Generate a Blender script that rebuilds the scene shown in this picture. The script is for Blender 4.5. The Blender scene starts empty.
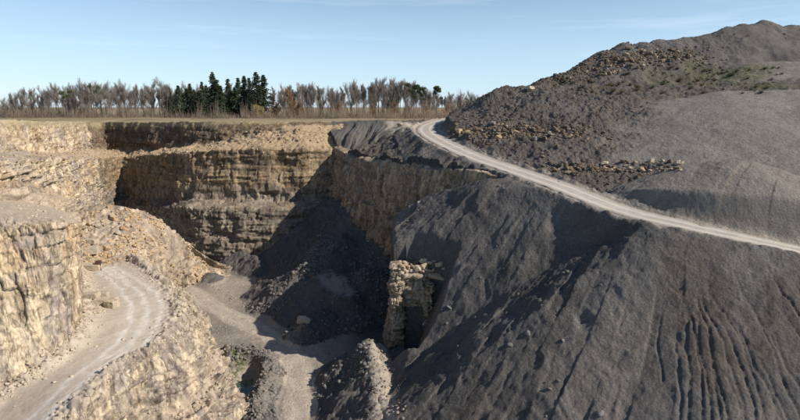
import bpy, math, random
import numpy as np
from mathutils import Vector

random.seed(7)
rng = np.random.default_rng(11)
scene = bpy.context.scene
COL = scene.collection

# ------------------------------------------------------------------ camera
F = 533.0
PITCH = math.radians(10.94)
cam_data = bpy.data.cameras.new("camera")
cam = bpy.data.objects.new("camera", cam_data)
COL.objects.link(cam)
cam_data.sensor_width = 36.0
cam_data.lens = 36.0 * F / 800.0
cam_data.clip_start = 0.5
cam_data.clip_end = 20000
cam.location = (0, 0, 0)
cam.rotation_euler = (math.pi / 2 - PITCH, 0, 0)
scene.camera = cam

# ------------------------------------------------------------------ sky and sun
SUN_EL = math.radians(36)
SUN_AZ = math.radians(90 + 18)      # clockwise from +Y
world = bpy.data.worlds.new("World")
scene.world = world
world.use_nodes = True
wn = world.node_tree
wn.nodes.clear()
wo = wn.nodes.new("ShaderNodeOutputWorld")
wb = wn.nodes.new("ShaderNodeBackground")
sky = wn.nodes.new("ShaderNodeTexSky")
sky.sky_type = 'NISHITA'
sky.sun_disc = False
sky.sun_elevation = SUN_EL
sky.sun_rotation = SUN_AZ
sky.altitude = 300
sky.air_density = 1.0
sky.dust_density = 0.15
sky.ozone_density = 2.5
wb.inputs["Strength"].default_value = 0.092
# thin high cirrus streaks in the sky
tc = wn.nodes.new("ShaderNodeTexCoord")
sep = wn.nodes.new("ShaderNodeSeparateXYZ")
wn.links.new(tc.outputs["Generated"], sep.inputs[0])
mp = wn.nodes.new("ShaderNodeMapping")
mp.inputs["Scale"].default_value = (1.6, 1.6, 22.0)
mp.inputs["Rotation"].default_value = (0, math.radians(-2.5), 0)
mp.inputs["Location"].default_value = (3.3, 0.7, 1.0)
wn.links.new(tc.outputs["Generated"], mp.inputs[0])
cn = wn.nodes.new("ShaderNodeTexNoise")
cn.inputs["Scale"].default_value = 1.7
cn.inputs["Detail"].default_value = 7
cn.inputs["Roughness"].default_value = 0.55
wn.links.new(mp.outputs[0], cn.inputs["Vector"])
cr = wn.nodes.new("ShaderNodeMapRange")
cr.inputs["From Min"].default_value = 0.56
cr.inputs["From Max"].default_value = 0.82
cr.inputs["To Max"].default_value = 0.75
wn.links.new(cn.outputs["Fac"], cr.inputs["Value"])
el = wn.nodes.new("ShaderNodeMapRange")
el.inputs["From Min"].default_value = 0.42
el.inputs["From Max"].default_value = 0.03
wn.links.new(sep.outputs["Z"], el.inputs["Value"])
mu = wn.nodes.new("ShaderNodeMath"); mu.operation = 'MULTIPLY'
wn.links.new(cr.outputs[0], mu.inputs[0]); wn.links.new(el.outputs[0], mu.inputs[1])
mx = wn.nodes.new("ShaderNodeMix"); mx.data_type = 'RGBA'
wn.links.new(mu.outputs[0], mx.inputs[0])
wn.links.new(sky.outputs[0], mx.inputs[6])
mx.inputs[7].default_value = (7.8, 8.6, 9.3, 1)
hz1 = wn.nodes.new("ShaderNodeMapRange"); hz1.interpolation_type = 'SMOOTHSTEP'
hz1.inputs["From Min"].default_value = 0.30; hz1.inputs["From Max"].default_value = 0.0; hz1.inputs["To Max"].default_value = 0.6
wn.links.new(sep.outputs["Z"], hz1.inputs["Value"])
mh = wn.nodes.new("ShaderNodeMix"); mh.data_type = 'RGBA'
wn.links.new(hz1.outputs[0], mh.inputs[0]); wn.links.new(mx.outputs[2], mh.inputs[6]); mh.inputs[7].default_value = (5.5, 7.8, 10.2, 1)
wn.links.new(mh.outputs[2], wb.inputs["Color"])
wn.links.new(wb.outputs[0], wo.inputs[0])

sd = bpy.data.lights.new("sun", 'SUN')
sd.energy = 5.0
sd.angle = math.radians(0.5)
sd.color = (1.0, 0.92, 0.82)
sun = bpy.data.objects.new("sun", sd)
COL.objects.link(sun)
SDIR = Vector((math.sin(SUN_AZ) * math.cos(SUN_EL), math.cos(SUN_AZ) * math.cos(SUN_EL), math.sin(SUN_EL)))
sun.rotation_euler = SDIR.to_track_quat('Z', 'Y').to_euler()

scene.view_settings.view_transform = 'Standard'
scene.view_settings.look = 'None'
scene.view_settings.exposure = 0.35
scene.view_settings.gamma = 1.0
scene.view_settings.use_curve_mapping = False
scene.render.engine = 'CYCLES'
scene.cycles.max_bounces = 5
scene.cycles.diffuse_bounces = 3

# ------------------------------------------------------------------ geometry helpers
CP, SP = math.cos(PITCH), math.sin(PITCH)

def ray(px, py):
    u = (px - 400.0) / F; v = -(py - 210.0) / F
    return np.array([u, CP + v * SP, -SP + v * CP])

def P(px, py, d):
    """world point seen at photo pixel (px,py), standing d metres ahead"""
    r = ray(px, py)
    return r * (d / r[1])

def pt(p):
    if p[0] == 'w':
        return np.array(p[1:], float)
    return P(*p)

def _h(ix, iy, iz, seed):
    n = (ix.astype(np.uint32) * np.uint32(374761393) + iy.astype(np.uint32) * np.uint32(668265263)
         + iz.astype(np.uint32) * np.uint32(2147483647) + np.uint32((seed * 974634777 + 12345) & 0xffffffff))
    n = (n ^ (n >> np.uint32(13))) * np.uint32(1274126177)
    n = n ^ (n >> np.uint32(16))
    n = (n * np.uint32(2246822519)); n = n ^ (n >> np.uint32(15))
    return n.astype(np.float32) / np.float32(4294967295.0)

def vnoise(Q, seed=0):
    Q = np.asarray(Q, np.float32)
    I = np.floor(Q).astype(np.int64)
    f = Q - I
    f = f * f * f * (f * (f * 6 - 15) + 10)
    r = 0
    for dx in (0, 1):
        wx = f[:, 0] if dx else 1 - f[:, 0]
        for dy in (0, 1):
            wy = f[:, 1] if dy else 1 - f[:, 1]
            for dz in (0, 1):
                wz = f[:, 2] if dz else 1 - f[:, 2]
                r = r + wx * wy * wz * _h(I[:, 0] + dx, I[:, 1] + dy, I[:, 2] + dz, seed)
    return r * 2 - 1

ROT = np.array([[0.80, 0.36, -0.48], [-0.60, 0.48, -0.64], [0.0, 0.80, 0.60]], np.float32)

def fbm(Q, octaves=5, gain=0.5, seed=0, lac=2.03):
    Q = np.asarray(Q, np.float32)
    a = 1.0; s = 0; t = 0
    for k in range(octaves):
        s = s + a * vnoise(Q, seed + k); t += a
        Q = (Q @ ROT.T) * lac + 17.3
        a *= gain
    return s / t

def ridged(Q, octaves=4, gain=0.55, seed=0):
    Q = np.asarray(Q, np.float32)
    a = 1.0; s = 0; t = 0
    for k in range(octaves):
        s = s + a * (1 - 2 * np.abs(vnoise(Q, seed + k))); t += a
        Q = (Q @ ROT.T) * 2.05 + 9.1
        a *= gain
    return s / t

def cells(Q, seed=0):
    """voronoi: F1, F2, random value of the nearest cell"""
    Q = np.asarray(Q, np.float32)
    I = np.floor(Q).astype(np.int64)
    n = len(Q)
    f1 = np.full(n, 9.0, np.float32); f2 = np.full(n, 9.0, np.float32); rv = np.zeros(n, np.float32)
    for dx in (-1, 0, 1):
        for dy in (-1, 0, 1):
            for dz in (-1, 0, 1):
                cx, cy, cz = I[:, 0] + dx, I[:, 1] + dy, I[:, 2] + dz
                ox = _h(cx, cy, cz, seed + 1); oy = _h(cx, cy, cz, seed + 2); oz = _h(cx, cy, cz, seed + 3)
                d = np.sqrt((cx + ox - Q[:, 0]) ** 2 + (cy + oy - Q[:, 1]) ** 2 + (cz + oz - Q[:, 2]) ** 2)
                m = d < f1
                f2 = np.where(m, f1, np.minimum(f2, d))
                rv = np.where(m, _h(cx, cy, cz, seed + 4), rv)
                f1 = np.where(m, d, f1)
    return f1, f2, rv

def smooth01(x, a, b):
    t = np.clip((x - a) / (b - a), 0, 1)
    return t * t * (3 - 2 * t)

def catmull(pts, n):
    pts = np.asarray(pts, float)
    k = len(pts)
    ext = np.vstack([2 * pts[0] - pts[1], pts, 2 * pts[-1] - pts[-2]])
    t = np.linspace(0, k - 1, n)
    i = np.minimum(t.astype(int), k - 2); f = (t - i)[:, None]
    p0, p1, p2, p3 = ext[i], ext[i + 1], ext[i + 2], ext[i + 3]
    return 0.5 * ((2 * p1) + (-p0 + p2) * f + (2 * p0 - 5 * p1 + 4 * p2 - p3) * f ** 2 + (-p0 + 3 * p1 - 3 * p2 + p3) * f ** 3)

def resample(pts, step):
    """catmull through the points, then even steps of arc length"""
    c = catmull(pts, max(len(pts) * 24, 8))
    s = np.concatenate([[0], np.cumsum(np.linalg.norm(np.diff(c, axis=0), axis=1))])
    n = max(2, int(s[-1] / step) + 1)
    q = np.linspace(0, s[-1], n)
    return np.stack([np.interp(q, s, c[:, k]) for k in range(c.shape[1])], 1)

def mesh_from(name, V, faces, mat, attrs=None, parent=None, smooth=True):
    me = bpy.data.meshes.new(name)
    faces = np.asarray(faces, np.int32)
    nf, k = faces.shape
    me.vertices.add(len(V)); me.vertices.foreach_set("co", np.asarray(V, np.float32).ravel())
    me.loops.add(nf * k); me.loops.foreach_set("vertex_index", faces.ravel())
    me.polygons.add(nf)
    me.polygons.foreach_set("loop_start", np.arange(0, nf * k, k, dtype=np.int32))
    me.polygons.foreach_set("loop_total", np.full(nf, k, np.int32))
    if smooth:
        me.polygons.foreach_set("use_smooth", np.ones(nf, bool))
    me.update(calc_edges=True)
    if attrs:
        for an, arr in attrs.items():
            a = me.attributes.new(an, 'FLOAT_COLOR', 'POINT')
            a.data.foreach_set("color", np.asarray(arr, np.float32).ravel())
    me.materials.append(mat)
    o = bpy.data.objects.new(name, me)
    COL.objects.link(o)
    if parent: o.parent = parent
    return o

def grid_faces(nr, nc, flip=False, keep=None):
    a = (np.arange(nr - 1)[:, None] * nc + np.arange(nc - 1)[None, :])
    q = np.stack([a, a + 1, a + nc + 1, a + nc], -1)
    if keep is not None:
        q = q[keep]
    q = q.reshape(-1, 4)
    return q[:, ::-1] if flip else q

def grid_normals(G, flip=False, it=4):
    du = np.gradient(G, axis=1); dv = np.gradient(G, axis=0)
    N = np.cross(du, dv)
    if flip: N = -N
    N /= np.linalg.norm(N, axis=2, keepdims=True) + 1e-9
    for _ in range(it):
        M = np.pad(N, ((1, 1), (1, 1), (0, 0)), mode='edge')
        N = (M[:-2, 1:-1] + M[2:, 1:-1] + M[1:-1, :-2] + M[1:-1, 2:] + N * 2)
        N /= np.linalg.norm(N, axis=2, keepdims=True) + 1e-9
    return N

PATCH = {}

def loft(name, rows, res, mat, amps, disp, flip=False, zone=None, nu=None, pixel_rows=True):
    """rows of control points joined into one displaced sheet; amps: displacement strength per row"""
    R = [np.array([pt(p) for p in r]) for r in rows]
    if nu is None:
        L = max(np.linalg.norm(np.diff(r, axis=0), axis=1).sum() for r in R[1:-1] or R)
        nu = int(L / res) + 2
    # shared parameter spacing: follow the mean chord length
    ch = np.mean([np.linalg.norm(np.diff(r, axis=0), axis=1) for r in R], axis=0)
    s = np.concatenate([[0], np.cumsum(ch)])
    tt = np.interp(np.linspace(0, s[-1], nu), s, np.arange(len(s)))
    def crom(pts):
        ext = np.vstack([2 * pts[0] - pts[1], pts, 2 * pts[-1] - pts[-2]])
        i = np.minimum(tt.astype(int), len(pts) - 2); f = (tt - i)[:, None]
        p0, p1, p2, p3 = ext[i], ext[i + 1], ext[i + 2], ext[i + 3]
        return 0.5 * ((2 * p1) + (-p0 + p2) * f + (2 * p0 - 5 * p1 + 4 * p2 - p3) * f ** 2 + (-p0 + 3 * p1 - 3 * p2 + p3) * f ** 3)
    C = [crom(r) for r in R]
    G = []; A = []; RW = []
    for k in range(len(C) - 1):
        L = np.median(np.linalg.norm(C[k + 1] - C[k], axis=1))
        n = max(2, int(L / res))
        for j in range(n):
            f = j / n
            G.append(C[k] * (1 - f) + C[k + 1] * f)
            A.append(np.full(nu, amps[k] * (1 - f) + amps[k + 1] * f)); RW.append(np.full(nu, k + f))
    G.append(C[-1]); A.append(np.full(nu, amps[-1])); RW.append(np.full(nu, float(len(C) - 1)))
    G = np.array(G); A = np.array(A); RW = np.array(RW)
    N = grid_normals(G, flip, it=22)
    nr, nc = G.shape[:2]
    V = G.reshape(-1, 3); Nn = N.reshape(-1, 3)
    V2 = V + disp(V, Nn, A.ravel(), RW.ravel())
    zc = np.zeros((len(V2), 4), np.float32); zc[:, 3] = 1
    if zone is not None:
        zc[:, :3] = zone(V2, RW.ravel(), Nn)
    at = {"zone": zc}
    if BED.get('last') is not None and len(BED['last'][0]) == len(V2):
        at["bed"] = np.stack([*BED['last'][:3], BED['last'][3]], 1)
    BED['last'] = None
    o = mesh_from(name, V2, grid_faces(nr, nc, flip), mat, at, smooth=False)
    o["kind"] = "structure"
    PATCH[name] = (V2.reshape(nr, nc, 3), RW)
    return o

# ------------------------------------------------------------------ materials
def new_mat(name):
    m = bpy.data.materials.new(name); m.use_nodes = True
    nt = m.node_tree; nt.nodes.clear()
    out = nt.nodes.new("ShaderNodeOutputMaterial")
    b = nt.nodes.new("ShaderNodeBsdfPrincipled")
    b.inputs["Roughness"].default_value = 0.95
    b.inputs["Specular IOR Level"].default_value = 0.15
    nt.links.new(b.outputs[0], out.inputs[0])
    return m, nt, b

class NB:
    """small node builder"""
    def __init__(s, nt): s.nt = nt; s.n = nt.nodes; s.l = nt.links
    def pos(s):
        g = s.n.new("ShaderNodeNewGeometry"); return g.outputs["Position"]
    def obj(s):
        g = s.n.new("ShaderNodeTexCoord"); return g.outputs["Object"]
    def mapping(s, v, scale, loc=(0, 0, 0), rot=(0, 0, 0)):
        m = s.n.new("ShaderNodeMapping"); s.l.new(v, m.inputs[0])
        m.inputs["Scale"].default_value = scale; m.inputs["Location"].default_value = loc; m.inputs["Rotation"].default_value = rot
        return m.outputs[0]
    def noise(s, v, scale, detail=6, rough=0.6, dist=0.0):
        t = s.n.new("ShaderNodeTexNoise"); s.l.new(v, t.inputs["Vector"])
        t.inputs["Scale"].default_value = scale; t.inputs["Detail"].default_value = detail
        t.inputs["Roughness"].default_value = rough; t.inputs["Distortion"].default_value = dist
        return t.outputs["Fac"]
    def voro(s, v, scale, feature='F1', out="Distance", rnd=1.0):
        t = s.n.new("ShaderNodeTexVoronoi"); t.feature = feature; s.l.new(v, t.inputs["Vector"])
        t.inputs["Scale"].default_value = scale; t.inputs["Randomness"].default_value = rnd
        return t.outputs[out]
    def rng(s, v, a, b, c=0.0, d=1.0):
        m = s.n.new("ShaderNodeMapRange"); s.l.new(v, m.inputs["Value"])
        m.inputs["From Min"].default_value = a; m.inputs["From Max"].default_value = b
        m.inputs["To Min"].default_value = c; m.inputs["To Max"].default_value = d
        return m.outputs[0]
    def math(s, op, a, b=None):
        m = s.n.new("ShaderNodeMath"); m.operation = op
        for i, x in enumerate((a, b)):
            if x is None: continue
            if isinstance(x, (int, float)): m.inputs[i].default_value = x
            else: s.l.new(x, m.inputs[i])
        return m.outputs[0]
    def ramp(s, v, stops):
        r = s.n.new("ShaderNodeValToRGB"); s.l.new(v, r.inputs[0])
        e = r.color_ramp.elements
        while len(e) < len(stops): e.new(0.5)
        for k, (p, c) in enumerate(stops):
            e[k].position = p; e[k].color = (*c, 1)
        return r.outputs[0]
    def mix(s, f, a, b, mode='MIX'):
        m = s.n.new("ShaderNodeMix"); m.data_type = 'RGBA'; m.blend_type = mode
        for i, x in ((0, f), (6, a), (7, b)):
            if isinstance(x, (int, float)): m.inputs[i].default_value = x
            elif isinstance(x, tuple): m.inputs[i].default_value = (*x, 1) if len(x) == 3 else x
            else: s.l.new(x, m.inputs[i])
        return m.outputs[2]
    def attr(s, name):
        a = s.n.new("ShaderNodeAttribute"); a.attribute_name = name
        sp = s.n.new("ShaderNodeSeparateColor"); s.l.new(a.outputs["Color"], sp.inputs[0])
        return sp.outputs[0], sp.outputs[1], sp.outputs[2]
    def mix_v(s, a, b):
        return s.math('ADD', s.math('MULTIPLY', a, 0.55), s.math('MULTIPLY', b, 0.45))
    def mix_f(s, f, a, b):
        m = s.n.new("ShaderNodeMix"); m.data_type = 'FLOAT'
        s.l.new(f, m.inputs[0]); s.l.new(a, m.inputs[2]); s.l.new(b, m.inputs[3])
        return m.outputs[0]
    def bump(s, bsdf, h, dist, strength=1.0, prev=None):
        b = s.n.new("ShaderNodeBump"); s.l.new(h, b.inputs["Height"])
        b.inputs["Distance"].default_value = dist; b.inputs["Strength"].default_value = strength
        if prev is not None: s.l.new(prev, b.inputs["Normal"])
        s.l.new(b.outputs[0], bsdf.inputs["Normal"])
        return b.outputs[0]

def rock_material(name, pale, tan, ochre, grey, dark, dirt, wear=1.0, vz=1.0, zsplit=None):
    """layered limestone: strata bands in z, joint blocks, stains; zone.r = loose dirt, zone.g = pale dust, zone.b = grass"""
    m, nt, b = new_mat(name); k = NB(nt)
    p0 = k.pos()
    wn_ = nt.nodes.new("ShaderNodeTexNoise"); nt.links.new(p0, wn_.inputs["Vector"])
    wn_.inputs["Scale"].default_value = 0.7; wn_.inputs["Detail"].default_value = 5; wn_.inputs["Roughness"].default_value = 0.65
    ma = nt.nodes.new("ShaderNodeVectorMath"); ma.operation = 'MULTIPLY_ADD'
    nt.links.new(wn_.outputs["Color"], ma.inputs[0]); ma.inputs[1].default_value = (1.7, 1.7, 1.1); nt.links.new(p0, ma.inputs[2])
    wn2 = nt.nodes.new("ShaderNodeTexNoise"); nt.links.new(p0, wn2.inputs["Vector"])
    wn2.inputs["Scale"].default_value = 2.6; wn2.inputs["Detail"].default_value = 5; wn2.inputs["Roughness"].default_value = 0.7
    mb = nt.nodes.new("ShaderNodeVectorMath"); mb.operation = 'MULTIPLY_ADD'
    nt.links.new(wn2.outputs["Color"], mb.inputs[0]); mb.inputs[1].default_value = (1.1, 1.1, 1.3); nt.links.new(ma.outputs[0], mb.inputs[2])
    p = mb.outputs[0]
    strata = k.noise(k.mapping(p0, (0.02, 0.02, 0.9)), 1.0, 6, 0.72, 0.2)
    col = k.ramp(strata, [(0.34, dark), (0.42, grey), (0.49, tan), (0.57, pale), (0.68, ochre)])
    bd = nt.nodes.new("ShaderNodeAttribute"); bd.attribute_name = "bed"
    bs = nt.nodes.new("ShaderNodeSeparateColor"); nt.links.new(bd.outputs["Color"], bs.inputs[0])
    bedc = k.ramp(bs.outputs[0], [(0.0, dark), (0.18, grey), (0.42, tan), (0.68, pale), (1.0, ochre)])
    col = k.mix(0.62, col, bedc)
    bigc = k.ramp(bs.outputs[2], [(0.0, dark), (0.3, tan), (0.6, pale), (1.0, ochre)])
    col = k.mix(0.25, col, bigc)
    big = k.noise(p0, 0.10, 5, 0.65, 0.6)
    col = k.mix(k.rng(big, 0.46, 0.60, 0, 0.72), col, grey)
    big2 = k.noise(k.mapping(p0, (1, 1, 1), (31, 7, 3)), 0.08, 5, 0.65, 0.5)
    col = k.mix(k.rng(big2, 0.53, 0.64, 0, 0.6), col, ochre)
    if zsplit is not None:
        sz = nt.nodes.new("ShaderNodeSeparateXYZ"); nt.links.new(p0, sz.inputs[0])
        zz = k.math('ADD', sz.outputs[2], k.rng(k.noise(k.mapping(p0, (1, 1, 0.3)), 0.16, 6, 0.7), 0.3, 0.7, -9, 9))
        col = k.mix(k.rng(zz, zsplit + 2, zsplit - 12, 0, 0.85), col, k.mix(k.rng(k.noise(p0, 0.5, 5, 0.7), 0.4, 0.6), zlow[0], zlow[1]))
    def blocks(scale, zs, lo, hi, off):
        v = k.voro(k.mapping(p, (1, 1, zs * vz), off), scale, 'F1', "Color")
        sp = nt.nodes.new("ShaderNodeSeparateColor"); nt.links.new(v, sp.inputs[0])
        return sp.outputs[0], sp.outputs[1]
    col = k.mix(k.rng(bs.outputs[1], 0.55, 1.0, 0, 0.55), col, pale)
    col = k.mix(k.rng(bs.outputs[1], 0.40, 0.0, 0, 0.50), col, k.mix(bs.outputs[0], dark, grey))
    c1, c2 = blocks(1.05, 1.5, 0, 1, (3, 1, 5))
    col = k.mix(k.rng(c1, 0.5, 1.0, 0.0, 0.25), col, k.mix(c2, tuple(x * 0.8 for x in dark), pale))
    d1, d2 = blocks(2.7, 1.4, 0, 1, (1, 9, 2))
    col = k.mix(k.rng(d1, 0.4, 1.0, 0.0, 0.2), col, k.mix(d2, dark, pale))
    stain = k.noise(k.mapping(p0, (0.6, 0.6, 0.08)), 1.0, 7, 0.75)
    col = k.mix(k.rng(stain, 0.53, 0.64, 0, 0.75 * wear), col, dark)
    stain2 = k.noise(k.mapping(p0, (0.28, 0.28, 0.045), (9, 4, 2)), 1.0, 6, 0.7)
    col = k.mix(k.rng(stain2, 0.51, 0.60, 0, 0.85), col, pale)
    for sc_, off_, st_ in ((0.30, (0, 0, 0), 0.6), (0.75, (5, 2, 8), 0.3)):
        cn_ = k.noise(k.mapping(p0, (1, 1, 0.45 if vz < 1 else 1.6), off_), sc_, 7, 0.66, 0.4)
        ab = k.math('ABSOLUTE', k.math('SUBTRACT', cn_, 0.5))
        col = k.mix(k.rng(ab, 0.004, 0.034, st_, 0.0), col, tuple(x * 0.55 for x in dark))
    zr, zg, zb = k.attr("zone")
    dn = k.noise(p0, 0.5, 7, 0.7)
    fine = k.noise(p0, 4.0, 6, 0.75)
    dirtc = k.mix(k.rng(fine, 0.3, 0.7), tuple(c * 0.7 for c in dirt), tuple(min(1, c * 1.2) for c in dirt))
    dirtc = k.mix(k.rng(dn, 0.5, 0.72, 0, 0.4), dirtc, grey)
    f = k.math('MULTIPLY', zr, k.rng(dn, 0.25, 0.5, 0.7, 1.0))
    col = k.mix(f, col, dirtc)
    col = k.mix(zg, col, k.mix(fine, (0.47, 0.43, 0.37), (0.60, 0.555, 0.49)))
    gn = k.rng(k.noise(p0, 0.8, 5, 0.7), 0.4, 0.6, 0.35, 1.0)
    col = k.mix(k.math('MULTIPLY', zb, gn), col, k.mix(fine, (0.17, 0.145, 0.07), (0.34, 0.28, 0.15)))
    vv = k.rng(k.noise(k.mapping(p0, (1, 1, 0.6 if vz < 1 else 1.3)), 0.8, 8, 0.66), 0.35, 0.65, 0.76, 1.18)
    hsv = nt.nodes.new("ShaderNodeHueSaturation"); nt.links.new(col, hsv.inputs["Color"])
    nt.links.new(k.mix_f(f, vv, k.rng(vv, 0.55, 1.35, 0.88, 1.1)), hsv.inputs["Value"])
    nt.links.new(hsv.outputs[0], b.inputs["Base Color"])
    inv = k.rng(zr, 0, 1, 1.0, 0.12)
    h1 = k.voro(k.mapping(p, (1, 1, 1.6 * vz)), 0.8, 'DISTANCE_TO_EDGE')
    n1 = k.bump(b, k.math('MULTIPLY', k.rng(h1, 0, 0.10), inv), 0.10, 0.5)
    h2 = k.noise(k.mapping(p0, (1, 1, 1.8 * vz)), 0.8, 10, 0.7)
    k.bump(b, k.math('MULTIPLY', h2, inv), 0.30, 0.9, n1)
    return m

def spoil_material(name, base, alt, brown, tan, pale, green, bumpd=0.35):
    """loose tipped waste; zone.r = brown soil, zone.g = tan / pale dust, zone.b = sparse green"""
    m, nt, b = new_mat(name); k = NB(nt)
    p = k.pos()
    big = k.noise(p, 0.07, 5, 0.6, 0.4)
    med = k.noise(p, 0.6, 9, 0.72)
    fine = k.noise(p, 3.2, 6, 0.75)
    col = k.mix(k.rng(k.mix_v(big, med), 0.38, 0.64), base, alt)
    col = k.mix(k.rng(med, 0.45, 0.75, 0, 0.5), col, tuple(c * 0.6 for c in base))
    st = k.voro(p, 1.5, 'F1', "Color")
    s1 = nt.nodes.new("ShaderNodeSeparateColor"); nt.links.new(st, s1.inputs[0])
    col = k.mix(k.rng(s1.outputs[0], 0.88, 1.0, 0, 0.12), col, tuple(min(1, c * 1.9) for c in alt))
    st2 = k.voro(p, 6.5, 'F1', "Color")
    s2 = nt.nodes.new("ShaderNodeSeparateColor"); nt.links.new(st2, s2.inputs[0])
    col = k.mix(k.rng(s2.outputs[0], 0.7, 1.0, 0, 0.28), col, tuple(min(1, c * 1.6) for c in alt))
    zr, zg, zb = k.attr("zone")
    pat = k.rng(k.noise(p, 0.35, 6, 0.7), 0.36, 0.56, 0.35, 1.0)
    col = k.mix(k.math('MULTIPLY', zr, pat), col, k.mix(fine, tuple(c * 0.7 for c in brown), tuple(c * 1.3 for c in brown)))
    tn = k.mix(k.rng(med, 0.35, 0.7), tan, pale)
    col = k.mix(zg, col, tn)
    col = k.mix(k.math('MULTIPLY', zb, k.rng(k.noise(p, 0.9, 5, 0.7), 0.42, 0.56)), col, green)
    vv = k.rng(fine, 0.3, 0.7, 0.75, 1.25)
    hsv = nt.nodes.new("ShaderNodeHueSaturation"); nt.links.new(col, hsv.inputs["Color"]); nt.links.new(vv, hsv.inputs["Value"])
    nt.links.new(hsv.outputs[0], b.inputs["Base Color"])
    n1 = k.bump(b, k.noise(p, 1.1, 9, 0.75), bumpd, 0.9)
    k.bump(b, k.voro(p, 2.8, 'F1'), 0.10, 0.6, n1)
    return m

zlow = ((0.22, 0.195, 0.185), (0.43, 0.37, 0.30))
M_ROCK = rock_material("limestone", (0.40, 0.315, 0.20), (0.29, 0.20, 0.11), (0.36, 0.215, 0.09), (0.18, 0.145, 0.11), (0.08, 0.058, 0.04), (0.33, 0.245, 0.155))
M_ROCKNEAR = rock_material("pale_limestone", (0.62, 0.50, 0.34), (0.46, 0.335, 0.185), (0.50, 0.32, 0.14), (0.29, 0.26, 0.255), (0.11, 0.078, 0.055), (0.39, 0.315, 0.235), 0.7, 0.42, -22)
M_SPOIL = spoil_material("grey_spoil", (0.068, 0.063, 0.058), (0.140, 0.130, 0.120), (0.098, 0.075, 0.056), (0.36, 0.30, 0.235), (0.50, 0.44, 0.365), (0.075, 0.085, 0.03))

# ------------------------------------------------------------------ plan of the heap and the haul road
road_c = [P(474, 117.5, 262), P(456, 118.5, 240), P(441, 121, 218), P(428, 126, 195), P(428, 132.5, 172), P(443, 142, 150),
          P(472, 155.5, 132), P(508, 168, 117), P(560, 186, 102), P(620, 209, 90), P(680, 224, 82.5), P(740, 237, 78),
          P(800, 250, 75), P(860, 263, 72), P(960, 285, 68), P(1100, 320, 62)]
ROAD = resample(road_c, 1.0)

def seg_env(XY, line, slope, flat, round_=0.0, zoff=0.0):
    """height of a heap whose crest is the polyline: crest height minus slope x distance; returns z, arc, dist"""
    n = len(XY)
    best = np.full(n, -1e9, np.float32); arc = np.zeros(n, np.float32); dd = np.full(n, 1e9, np.float32)
    s0 = 0.0
    X = XY[:, 0].astype(np.float32); Y = XY[:, 1].astype(np.float32)
    for a, b in zip(line[:-1], line[1:]):
        dx, dy = b[0] - a[0], b[1] - a[1]
        L2 = dx * dx + dy * dy + 1e-9
        t = np.clip(((X - a[0]) * dx + (Y - a[1]) * dy) / L2, 0, 1)
        d = np.sqrt((X - a[0] - t * dx) ** 2 + (Y - a[1] - t * dy) ** 2)
        dm = np.maximum(0, d - flat)
        if round_ > 0: dm = np.sqrt(dm * dm + round_ * round_) - round_
        z = a[2] + t * (b[2] - a[2]) + zoff - slope * dm
        m = z > best
        best = np.where(m, z, best); arc = np.where(m, s0 + t * math.sqrt(L2), arc); dd = np.where(m, d, dd)
        s0 += math.sqrt(L2)
    return best, arc, dd

def poly_dist(XY, line):
    z, a, d = seg_env(XY, [(p[0], p[1], 0.0) for p in line], 1.0, 0.0)
    return d, a

def inside(XY, poly):
    X, Y = XY[:, 0], XY[:, 1]
    r = np.zeros(len(X), bool)
    n = len(poly)
    for i in range(n):
        x1, y1 = poly[i]; x2, y2 = poly[(i + 1) % n]
        if y1 == y2: continue
        c = ((y1 > Y) != (y2 > Y)) & (X < (x2 - x1) * (Y - y1) / (y2 - y1) + x1)
        r ^= c
    return r

LIP = [P(318, 140, 206), P(328, 148, 196), P(338, 156, 186), P(358, 166, 168), P(385, 173, 151), P(412, 176.5, 136), P(440, 179, 125.5), P(468, 180.5, 115.5), P(496, 180, 109)]
LIPxy = [(p[0], p[1]) for p in LIP]

# --- grid of the tipped ground (pit floor, talus, heap)
xs = np.concatenate([np.arange(-82, -40, 0.30), np.arange(-40, 20, 0.21), np.arange(20, 66, 0.15), np.arange(66, 75, 0.21), np.arange(75, 130, 0.33), np.arange(130, 240, 0.6)])
ys = np.concatenate([np.arange(28, 42, 0.30), np.arange(42, 74, 0.16), np.arange(74, 120, 0.21), np.arange(120, 170, 0.30), np.arange(170, 250, 0.42), np.arange(250, 330, 1.2)])
GX, GY = np.meshgrid(xs, ys)
XY = np.stack([GX.ravel(), GY.ravel()], 1)
NG = len(XY)
X, Y = XY[:, 0].astype(np.float32), XY[:, 1].astype(np.float32)
XY0 = np.stack([X, Y, np.zeros(NG, np.float32)], 1)
bend = fbm(XY0 * 0.045, 3, seed=5)
bend2 = fbm(XY0 * 0.16, 3, seed=6)

# 1. pit floor with its loose piles
zf = -51.3 + 0.35 * fbm(XY0 * 0.06, 3, seed=1) + 0.0 * X
XYw = XY + np.stack([bend2 * 1.4, bend * 2.0], 1)
def add(zz, line, slope, flat=0.0, r=0.6):
    e, a, d = seg_env(XYw, line, slope, flat, r)
    return np.maximum(zz, e)
talus_C = [P(322, 200, 186), P(338, 196, 180), P(360, 214, 164), P(384, 236, 150), P(395, 250, 142)]
zf = add(zf, talus_C, 0.66)
zf = add(zf, [P(290, 262, 150), P(322, 250, 150)], 0.62)
zf = add(zf, [P(225, 244, 178), P(262, 262, 160)], 0.60)
zf = add(zf, [P(256, 288, 140), P(275, 296, 132)], 0.7)
zf = add(zf, [P(306, 322, 113), P(318, 309, 117)], 0.72)
zf = add(zf, [P(290, 300, 128), P(300, 290, 131)], 0.7)
zf = add(zf, [P(205, 247, 178), P(200, 262, 166)], 0.6)
# rib right of the floor road
rib = [P(371, 341, 94), P(374, 372, 83), P(379, 420, 71.5), P(386, 470, 62)]
zf = add(zf, rib, 0.76, 0.3, 0.5)
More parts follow.
